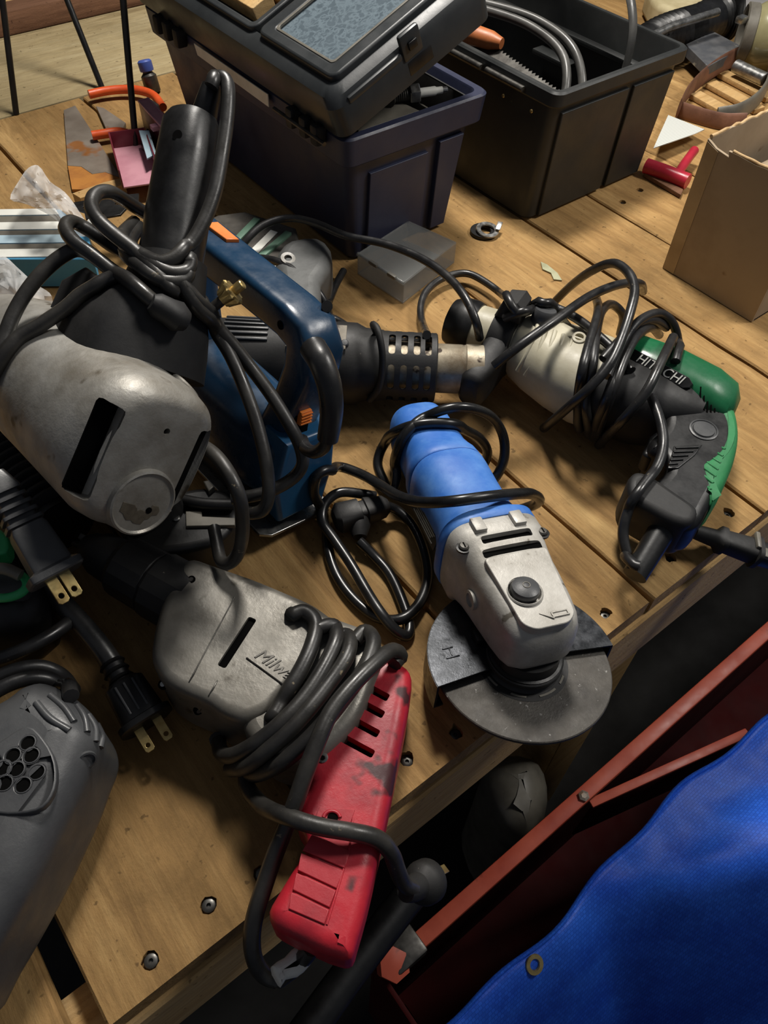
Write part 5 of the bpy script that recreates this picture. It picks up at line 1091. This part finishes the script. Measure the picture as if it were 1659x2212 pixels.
def channel(name, a, b2, w, h, mat_f, mat_w, label, group):
    r_ = root(name, label, 'bracket', ((a+b2)/2), group); f = Frame(a, b2-a, (0, 0, 1)); L = (b2-a).length
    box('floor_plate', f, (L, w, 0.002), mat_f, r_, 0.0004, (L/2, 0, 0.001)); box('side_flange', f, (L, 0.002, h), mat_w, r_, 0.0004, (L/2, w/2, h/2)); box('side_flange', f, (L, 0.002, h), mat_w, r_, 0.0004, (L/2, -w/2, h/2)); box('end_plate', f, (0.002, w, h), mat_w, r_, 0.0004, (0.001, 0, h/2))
    return r_
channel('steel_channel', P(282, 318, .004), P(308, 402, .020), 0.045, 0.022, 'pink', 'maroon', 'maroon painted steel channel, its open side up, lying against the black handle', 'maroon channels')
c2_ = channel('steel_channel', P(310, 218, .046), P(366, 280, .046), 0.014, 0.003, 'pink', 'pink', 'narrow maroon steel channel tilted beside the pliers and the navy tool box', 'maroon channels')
wf = Frame(P(310, 218, .046), P(366, 280, .046)-P(310, 218, .046), (0, 0, 1))
box('web', wf, (0.07, 0.002, 0.044), 'maroon', c2_, 0.0004, (0.035, -0.006, -0.022))
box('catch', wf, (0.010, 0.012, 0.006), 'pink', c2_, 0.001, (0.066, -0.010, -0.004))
tag(slab('blue_strip', [P(u, v, .030) for u, v in ((300, 281), (322, 277), (338, 335), (318, 352))], (0.2, 0, 1), 0.0012, 0.0012, 0.0004, 'paleblue'), 'pale blue flat strip leaning between the maroon channels', 'strip')
kb = root('small_bottle', 'small bottle with a blue cap beside the navy tool box', 'bottle', P(330, 195, 0))
kf = Frame(P(332, 200, .0), (1, 0, 0), (0.1, 0.3, 1))
lathe('bottle_body', kf, [(0.010, 0.0005), (0.011, 0.002), (0.011, 0.022), (0.007, 0.026), (0.007, 0.030)], 'dark_steel', kb, 20); lathe('cap', kf, [(0.0095, 0.028), (0.010, 0.030), (0.010, 0.040), (0.008, 0.042), (0, 0.042)], surf('blue_cap', rgb(70, 92, 168), rgb(60, 80, 150), 30, rough=0.4), kb, 20)
# striped carton, its printed bands as separate strips
sc_ = root('carton', 'flat white and pale blue striped carton at the left edge under the plastic bag', 'carton', P(60, 540, 0))
zt = 0.036
slab('carton_body', [P(u, v, zt) for u, v in ((-60, 452), (130, 452), (190, 500), (200, 560), (-60, 560))], (0, 0, 1), 0.0, 0.034, 0.001, surf('blue_card', rgb(70, 140, 176), rgb(60, 124, 160), 20, rough=0.6), sc_)
bands = [(452, 466, 'paper'), (466, 480, 'hose'), (480, 497, 'paper'), (497, 508, 'hose'), (508, 526, 'paleblue'), (526, 538, 'hose'), (538, 556, 'paper')]
for k, (v0, v1, m_) in enumerate(bands):
    e = 120+8*k
    slab('stripe', [P(-60, v0+3, zt), P(e, v0, zt), P(e+8, v1-1, zt), P(-60, v1+2, zt)], (0, 0, 1), 0.0012 if m_ != 'hose' else 0.0006, 0.0, 0.0002, m_, sc_)
# crumpled clear bags
def bag(name, pts, z0, amp, seed, label, lift=0.0):
    rnd = random.Random(seed); ps = [V((u, v, 0)) for u, v in pts]; c = sum(ps, V())/len(ps)
    n, m = 40, 9; vs, fs = [], []
    out = cr(ps, max(1, n//len(ps)), True); n = len(out)
    for layer in (0, 1):
        base = len(vs)
        for j in range(m+1):
            t = j/m
            for i in range(n):
                q = c.lerp(out[i], t); h = z0 + (1-t**2)*amp*(1 if layer == 0 else 0.15) + noise.noise(V((q.x*0.045, q.y*0.045, seed+layer*5)))*amp*0.9 + noise.noise(V((q.x*0.10, q.y*0.10, seed+9)))*amp*0.22
                vs.append(P(q.x, q.y, max(0.004, h + lift*(1-(q.y-min(p.y for p in ps))/(max(p.y for p in ps)-min(p.y for p in ps))))))
        for j in range(m):
            for i in range(n):
                k = (i+1) % n; fs.append((base+j*n+i, base+j*n+k, base+(j+1)*n+k, base+(j+1)*n+i))
    o = make(name, vs, fs, 'bag', None, 70); o['label'] = label; o['category'] = 'plastic bag'; return o
bag('plastic_bag', [(22, 430), (40, 392), (62, 362), (82, 357), (108, 392), (140, 415), (168, 452), (195, 505), (165, 510), (115, 470), (60, 442)], 0.062, 0.016, 2, 'crumpled clear plastic bag lying over the striped carton', 0.02)
bag('plastic_bag', [(-40, 560), (5, 552), (40, 580), (75, 612), (112, 640), (100, 700), (40, 720), (-40, 730)], 0.055, 0.018, 6, 'crumpled clear plastic bag at the left edge behind the grey drill')
bk = slab('steel_bracket', [P(u, v, .058) for u, v in ((157, 432), (230, 422), (300, 418), (300, 446), (276, 452), (262, 470), (232, 474), (222, 462), (206, 470), (186, 476), (182, 458), (168, 452))], (0, 0.1, 1), 0.0012, 0.0012, 0.0004, 'black', None, [circ(Frame(P(186, 446, .058), (1, 0, 0), (0, 0.1, 1)), 0.004, 14), circ(Frame(P(256, 440, .058), (1, 0, 0), (0, 0.1, 1)), 0.004, 14)])
tag(bk, 'black perforated steel bracket lying behind the cord loops of the grey drill', 'bracket')
tag(tube('marker_pen', [P(196, 480, .064), P(222, 502, .060), P(248, 528, .056)], lambda t: 0.0045 if t > .3 else 0.0055, 'white', None, 12, 4), 'small white pen with round body lying among the grey drill cord loops', 'pen')
tag(slab('wood_offcut', [P(u, v, .010) for u, v in ((158, 424), (225, 400), (262, 391), (272, 404), (215, 422), (175, 434))], (0, 0, 1), 0.004, 0.008, 0.001, 'fascia'), 'splintered pale wood offcut beside the black perforated bracket', 'wood')

# ================================================================== MIDDLE OF THE BENCH
pk_ = root('blister_pack', 'grey see-through package with two green bars, behind the blue jigsaw', 'package', P(540, 530, 0))
slab('pack_body', [P(u, v, .030) for u, v in ((425, 492), (470, 470), (530, 462), (640, 498), (655, 555), (590, 590), (500, 580))], (0, 0, 1), 0.004, 0.026, 0.004, surf('pack_grey', rgb(92, 88, 82), rgb(64, 62, 58), 30, rough=0.35), pk_)
gpm = surf('pale_green', rgb(98, 132, 112), rgb(84, 116, 98), 30, rough=0.6)
for a, b2 in (((556, 474), (486, 545)), ((624, 503), (548, 568))):
    f = Frame(P(*a, .035), P(*b2, .035)-P(*a, .035), (0, 0, 1)); box('green_bar', f, ((P(*b2, .035)-P(*a, .035)).length, 0.008, 0.004), gpm, pk_, 0.0008, ((P(*b2, .035)-P(*a, .035)).length/2, 0, 0))
slab('paper_slip', [P(u, v, .0345) for u, v in ((585, 498), (600, 503), (545, 560), (530, 552))], (0, 0, 1), 0.001, 0, 0.0002, 'paper', pk_)
ft = root('cast_fitting', 'light grey cast metal housing standing behind the jigsaw handle', 'fitting', P(650, 640, 0))
slab('fitting_body', [P(u, v, .034) for u, v in ((603, 575), (628, 552), (690, 546), (716, 568), (714, 610), (694, 640), (690, 690), (640, 690), (600, 640))], (0, 0, 1), 0.022, 0.032, 0.012, surf('grey_casting', rgb(98, 99, 98), rgb(80, 81, 80), 24, rough=0.5, metal=0.2, bs=200), ft, (), 4, 2)
lathe('screw_eye', Frame(P(622, 560, .056), (1, 0, 0), (-0.2, -0.3, 1)), [(0.0075, -0.004), (0.0075, 0.002), (0.004, 0.002), (0.0035, -0.002)], 'hose', ft, 18)
# clear hinged case
cc = root('plastic_case', 'small clear plastic case lying in front of the navy tool box', 'case', P(875, 570, 0))
top_ = [(773, 548), (882, 478), (985, 524), (872, 612)]
slab('case_lid', [P(u, v, .026) for u, v in top_], (0, 0, 1), 0.0012, 0.0012, 0.0008, 'clear', cc)
for k in range(4):
    a, b2 = top_[k], top_[(k+1) % 4]; A1, B1 = P(*a, .026), P(*b2, .026)
    slab('case_wall', [A1, B1, V((B1.x, B1.y, .0005)), V((A1.x, A1.y, .0005))], (B1-A1).cross(V((0, 0, 1))), 0.0008, 0.0008, 0.0006, 'clear', cc)
slab('case_floor', [V((P(*a, .026).x, P(*a, .026).y, 0.0012)) for a in top_], (0, 0, 1), 0.0006, 0.0006, 0.0004, 'clear', cc)
A1, B1 = P(773, 548, .027), P(872, 612, .027)
tube('case_hinge', [A1, B1], 0.0022, 'clear', cc, 8, 2)
for t in (0.35, 0.75): box('case_catch', Frame(A1.lerp(B1, t), B1-A1, (0, 0, 1)), (0.012, 0.004, 0.004), 'hose', cc, 0.0008)
wa = root('lock_washer', 'shiny steel ring resting on a dark rubber washer near the black tool box', 'washer', P(1052, 500, 0))
lathe('steel_ring', Frame(P(1053, 497, .006), (1, 0, 0), (-0.35, -0.15, 1)), [(0.0085, -0.001), (0.0135, -0.001), (0.0140, 0), (0.0135, 0.0012), (0.0085, 0.0012), (0.0080, 0)], 'steel', wa, 32, 35, True)
lathe('rubber_ring', Frame(P(1044, 500, .0025), (1, 0, 0), (0, 0, 1)), [(0.0090, -0.002), (0.0155, -0.002), (0.0160, 0), (0.0155, 0.002), (0.0090, 0.002), (0.0085, 0)], 'black', wa, 32, 35, True)
box('ring_tail', Frame(P(1078, 488, .010), (0.8, 0.5, 0.3), (0, 0, 1)), (0.012, 0.006, 0.0015), 'steel', wa, 0.0004)
tag(slab('paint_flake', [P(u, v, .0012) for u, v in ((1168, 566), (1182, 572), (1204, 590), (1214, 606), (1196, 604), (1190, 590), (1172, 582))], (0, 0, 1), 0.0006, 0.0008, 0.0002, surf('pale_flake', rgb(172, 172, 140), rgb(150, 150, 118), 60, rough=0.8)), 'pale greenish paint flake on the planks above the hammer drill', 'flake')
tag(tube('pink_stick', [P(622, 1003, .004), P(648, 1040, .003), P(674, 1078, .002)], 0.0016, surf('pink_stick', rgb(236, 186, 186), rgb(220, 168, 168), 30, rough=0.5), None, 8, 3), 'thin pink stick on the bench beside the jigsaw cord', 'stick')

# ================================================================== BACK RIGHT
tag(slab('black_plate', [P(u, v, .030) for u, v in ((1480, 100), (1540, 72), (1604, 106), (1528, 148))], (0, 0, 1), 0.003, 0.012, 0.001, surf('dusty_plate', rgb(74, 76, 80), rgb(96, 96, 96), 30, rough=0.5, spots=rgb(150, 146, 134), spot_scale=40, spot_lo=0.64)), 'dusty dark steel plate lying beside the black tool box corner', 'plate')
rh_ = root('ribbed_hose', 'thick black ribbed hose behind the black tool box', 'hose', P(1490, 70, 0))
pa_ = cr([P(1375, 112, .030), P(1430, 82, .034), P(1500, 56, .036), P(1560, 36, .036), P(1590, 40, .034)], 14)
obj('hose_body', tube_mesh(pa_, lambda t: 0.030+0.0022*math.sin(t*170), 20), 'black', rh_, 60)
hl_ = cr([P(1400, 82, .058), P(1450, 58, .064), P(1500, 42, .066), P(1550, 26, .066)], 10)
tube('hose_clip', hl_, 0.006, 'steel', rh_, 10, 1, False)
jr = root('glass_jar', 'olive glass jar tipped on its side at the top right corner', 'jar', P(1640, 90, 0))
jf = Frame(P(1665, 78, .048), (0, 0, 1), P(1600, 70, .048)-P(1665, 78, .048))
lathe('jar_body', jf, [(0.001, -0.06), (0.044, -0.058), (0.047, -0.05), (0.047, 0.015), (0.040, 0.026), (0.037, 0.030)], surf('olive_glass', rgb(150, 144, 108), rgb(128, 122, 90), 14, rough=0.15), jr, 36)
lathe('jar_rim', jf, [(0.038, 0.028), (0.0405, 0.030), (0.0405, 0.044), (0.037, 0.046), (0.033, 0.044), (0.033, 0.03)], 'hose', jr, 36)
box('clamp_screw', Frame(P(1602, 42, .075), (1, 0, 0), (0, 0, 1)), (0.016, 0.012, 0.010), 'steel', jr, 0.002)
tag(slab('cloth_bundle', [P(u, v, .03) for u, v in ((1405, -30), (1560, -40), (1575, 15), (1510, 38), (1440, 36), (1408, 20))], (0, 0, 1), 0.012, 0.028, 0.010, surf('beige_cloth', rgb(190, 178, 142), rgb(160, 146, 108), 16, rough=0.85), None, (), 4, 2), 'crumpled beige cloth behind the ribbed hose at the top right', 'cloth')
tag(slab('grey_pad', [P(u, v, .02) for u, v in ((1578, -30), (1720, -60), (1720, 30), (1600, 28))], (0, 0, 1), 0.010, 0.018, 0.004, surf('grey_felt', rgb(140, 138, 138), rgb(124, 122, 122), 16, rough=0.9)), 'flat grey pad behind the olive jar in the corner', 'pad')
lb = root('leather_strap', 'brown leather strap standing on edge in a loop, beside the black tool box', 'strap', P(1560, 180, 0))
tube('band', [P(1466, 236, .0162), P(1482, 205, .0165), P(1515, 170, .018), P(1560, 138, .022), P(1610, 116, .024), P(1670, 104, .024)], 0.0155, 'leather', lb, 14, 8, True, 0.12, (0, 0.0, 1))
tube('band', [P(1466, 236, .0118), P(1510, 250, .0118), P(1560, 262, .0118), P(1610, 262, .0118)], 0.011, 'leather', lb, 14, 8, True, 0.16, (0, 0.3, 1))
tag(tube('grey_band', [P(1548, 252, .014), P(1590, 244, .016), P(1628, 222, .018), P(1650, 196, .02), P(1660, 170, .022), P(1664, 140, .022)], 0.0125, 'hose', None, 14, 8, True, 0.22, (0, 0.2, 1)), 'grey rubber band curling under the brown leather strap', 'band')
tag(cyl('steel_tube', Frame(P(1588, 142, .022), (0, 0, 1), P(1652, 172, .022)-P(1588, 142, .022)), 0.0095, 0, (P(1652, 172, .022)-P(1588, 142, .022)).length, 'steel', None, 24, 0.001), 'short shiny steel tube lying inside the leather loop', 'tube')
for k, (a, b2) in enumerate((((1500, 205), (1600, 262)), ((1535, 182), (1640, 240)), ((1560, 160), (1665, 215)))):
    A1, B1 = P(*a, .004), P(*b2, .004); f = Frame(A1, B1-A1, (0, 0, 1)); L = (B1-A1).length
    o = box('wood_batten', f, (L, 0.022, 0.007), 'fascia', None, 0.0008, (L/2, 0, 0.0005)); tag(o, ['yellow wood batten under the leather loop, nearest the cardboard box', 'middle yellow wood batten under the leather loop', 'yellow wood batten under the leather loop, nearest the steel tube'][k], 'wood', 'battens under the leather loop')
print_m, nt, b = new_mat('printed_paper'); wv = nt.nodes.new('ShaderNodeTexWave'); nt.links.new(mapping(nt), wv.inputs['Vector']); wv.inputs['Scale'].default_value = 95; wv.bands_direction = 'Y'; wv.inputs['Distortion'].default_value = 0.4
nt.links.new(ramp(nt, wv.outputs['Fac'], [(0.80, rgb(206, 208, 202)), (0.95, rgb(140, 142, 138))]), b.inputs['Base Color']); b.inputs['Roughness'].default_value = 0.7
tag(slab('leaflet', [P(u, v, .016) for u, v in ((1446, 238), (1522, 280), (1500, 292), (1409, 330))], (0.05, 0.1, 1), 0.0005, 0.0005, 0.0001, print_m), 'white printed leaflet sticking out from behind the black tool box', 'paper')
rc = root('clamp', 'red tubular clamp between the black tool box and the cardboard box', 'clamp', P(1450, 380, 0))
tube('bar', [P(1395, 358, .012), P(1440, 374, .012), P(1486, 392, .012)], 0.0095, surf('red_enamel', rgb(176, 40, 58), rgb(150, 30, 46), 20, rough=0.35), rc, 14, 3)
tube('arm', [P(1462, 378, .014), P(1480, 352, .016), P(1500, 325, .018)], 0.006, bpy.data.materials['red_enamel'], rc, 12, 3)
tag(slab('wood_strip', [P(u, v, .004) for u, v in ((1392, 378), (1402, 372), (1475, 412), (1470, 424))], (0, 0, 1), 0.002, 0.003, 0.0006, 'brown_board'), 'thin brown wood strip in front of the red clamp', 'wood')

# ================================================================== UNDER AND BEYOND THE BENCH EDGE
ct = root('cart', 'red painted steel cart below the bench edge, partly under the blue tarp', 'cart', (0.5, 0.0, -0.86))
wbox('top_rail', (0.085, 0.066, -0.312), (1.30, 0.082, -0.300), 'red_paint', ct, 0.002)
wbox('side_panel', (0.085, 0.076, -0.71), (1.30, 0.080, -0.320), 'shaded_red', ct, 0.001)
wbox('tray_floor', (0.085, -0.55, -0.705), (1.30, 0.078, -0.700), 'shaded_red', ct, 0.001)
wbox('end_panel', (0.080, -0.55, -0.71), (0.085, 0.088, -0.330), 'shaded_red', ct, 0.001)
f = Frame(P(1275, 1736, -.335), P(1615, 1582, -.335)-P(1275, 1736, -.335), (0, 0, 1)); L = (P(1615, 1582, -.335)-P(1275, 1736, -.335)).length
box('brace', f, (L, 0.010, 0.004), 'red_paint', ct, 0.001, (L/2, 0, 0)); box('brace_web', f, (L, 0.003, 0.10), 'shaded_red', ct, 0.0005, (L/2, -0.004, -0.05))
box('corner_bracket', Frame(P(872, 2052, -.298), (1, 0, 0), (0, 0, 1)), (0.035, 0.030, 0.016), 'dark_steel', ct, 0.003)
lathe('bolt', Frame(P(848, 2082, -.30), (1, 0, 0), (0, -0.3, 1)), [(0.015, -0.012), (0.016, 0), (0.015, 0.010), (0.006, 0.012)], 'red_paint', ct, 6, 20)
lathe('bolt', Frame(P(1262, 1718, -.296), (1, 0, 0), (0, 0, 1)), [(0.006, -0.006), (0.006, -0.001), (0.003, 0.000)], 'rust', ct, 6, 20)
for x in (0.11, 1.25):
    for y in (-0.45, 0.05): wbox('leg', (x-0.015, y-0.015, -0.86), (x+0.015, y+0.015, -0.70), 'shaded_red', ct, 0.002)
# tarp: woven blue sheet draped over the cart, hemmed edge
tm_, nt, b = new_mat('blue_tarp'); vec = mapping(nt, (1, 1, 1))
ck_ = nt.nodes.new('ShaderNodeTexBrick'); nt.links.new(vec, ck_.inputs['Vector']); ck_.inputs['Scale'].default_value = 130; ck_.inputs['Mortar Size'].default_value = 0.03; ck_.offset = 0.5
nz = noise_tex(nt, vec, 16, 4); c0 = ramp(nt, nz, [(0.35, rgb(34, 88, 208)), (0.7, rgb(48, 112, 232))])
ck_.inputs['Color1'].default_value = (1, 1, 1, 1); ck_.inputs['Color2'].default_value = (0.45, 0.5, 0.6, 1); ck_.inputs['Mortar'].default_value = (0.25, 0.3, 0.4, 1); ck_.inputs['Brick Width'].default_value = 0.5; ck_.inputs['Row Height'].default_value = 0.35  # sparkle of the woven tapes painted as bright and dull bricks
nt.links.new(mixc(nt, 0.5, c0, ck_.outputs['Color'], 'MULTIPLY'), b.inputs['Base Color']); b.inputs['Roughness'].default_value = 0.5; b.inputs['Specular IOR Level'].default_value = 0.3
p_ = bump(nt, b, ck_.outputs['Color'], 0.8, 0.0025); bump(nt, b, noise_tex(nt, vec, 40, 4, 0.6), 0.4, 0.002, p_)
tp = root('tarp', 'blue woven tarp draped over the red cart at the lower right', 'tarp', (0.5, -0.1, -0.3))
E0, E1 = P(930, 2235, -.27), P(1659, 1545, -.27)
ed = (E1-E0); Le = ed.length; ed.normalize(); pe = V((ed.y, -ed.x, 0)); pe = pe if pe.y < 0 else -pe
nu, nv = 90, 90; vs, fs = [], []
for i in range(nu+1):
    s = -0.25+1.8*i/nu
    for j in range(nv+1):
        t = 0.52*j/nv
        w = 0.006*math.sin(s*7.0)+0.003*math.sin(s*23+1)
        q = E0+ed*(s*Le)+pe*(t+w*(1-min(t/0.12, 1)))
        t2 = max(0.022, min(0.125, 0.022+(s-0.40)*0.21)); sl = 0.58*max(0, min(1, (s-0.38)*4)); fold = 0
        for o_ in (-0.016, -0.008, 0, 0.008, 0.016):
            tt = t+o_
            if tt < 0.030: fo = -0.22*tt
            elif tt < t2: fo = -0.0066+sl*(tt-0.030)
            else: fo = -0.22*min(0.030, t2)+sl*max(0, t2-0.030)-0.75*(tt-t2)+0.30*max(0, tt-t2-0.12)
            fold += (fo-0.34*max(0, 0.95-s)*max(0, min(1, (tt-t2)/0.12)))/5
        h = -.268 + fold + 0.006*noise.noise(V((s*6, t*14, 1))) + 0.004*noise.noise(V((s*15, t*30, 4)))
        vs.append(V((q.x, q.y, h)))
for i in range(nu):
    for j in range(nv): a = i*(nv+1)+j; fs.append((a, a+1, a+nv+2, a+nv+1))
sheet = make('sheet', vs, fs, tm_, tp, 50)
md = sheet.modifiers.new('s', 'SOLIDIFY'); md.thickness = 0.0012; md.offset = -1
tube('hem', [vs[i*(nv+1)]+V((0, 0, 0.0005)) for i in range(nu+1)], 0.0045, tm_, tp, 10, 1, False, 0.5)
gq, gn = surf_pt(sheet, 1152, 2082, 0.0012)
if gq is None: gq, gn = P(1150, 2075, -.268), V((0, 0, 1))
lathe('grommet', Frame(gq, (1, 0, 0), gn), [(0.0045, 0), (0.0085, 0), (0.0090, 0.001), (0.0085, 0.002), (0.0050, 0.002), (0.0045, 0.001)], 'brass', tp, 26, 35, True)
tag(tube('black_pipe', [P(640, 2260, -.20), P(760, 2095, -.20), P(900, 1915, -.20)], 0.014, 'black', None, 20, 3), 'black pipe below the bench edge under the red drill', 'pipe')
tag(slab('grey_sack', [P(u, v, -.55) for u, v in ((1040, 1680), (1090, 1640), (1160, 1660), (1180, 1740), (1140, 1830), (1080, 1800))], (0, 0, 1), 0.05, 0.31, 0.045, 'hose', None, (), 4, 3), 'dim grey sack standing on the floor below the bench edge', 'sack')
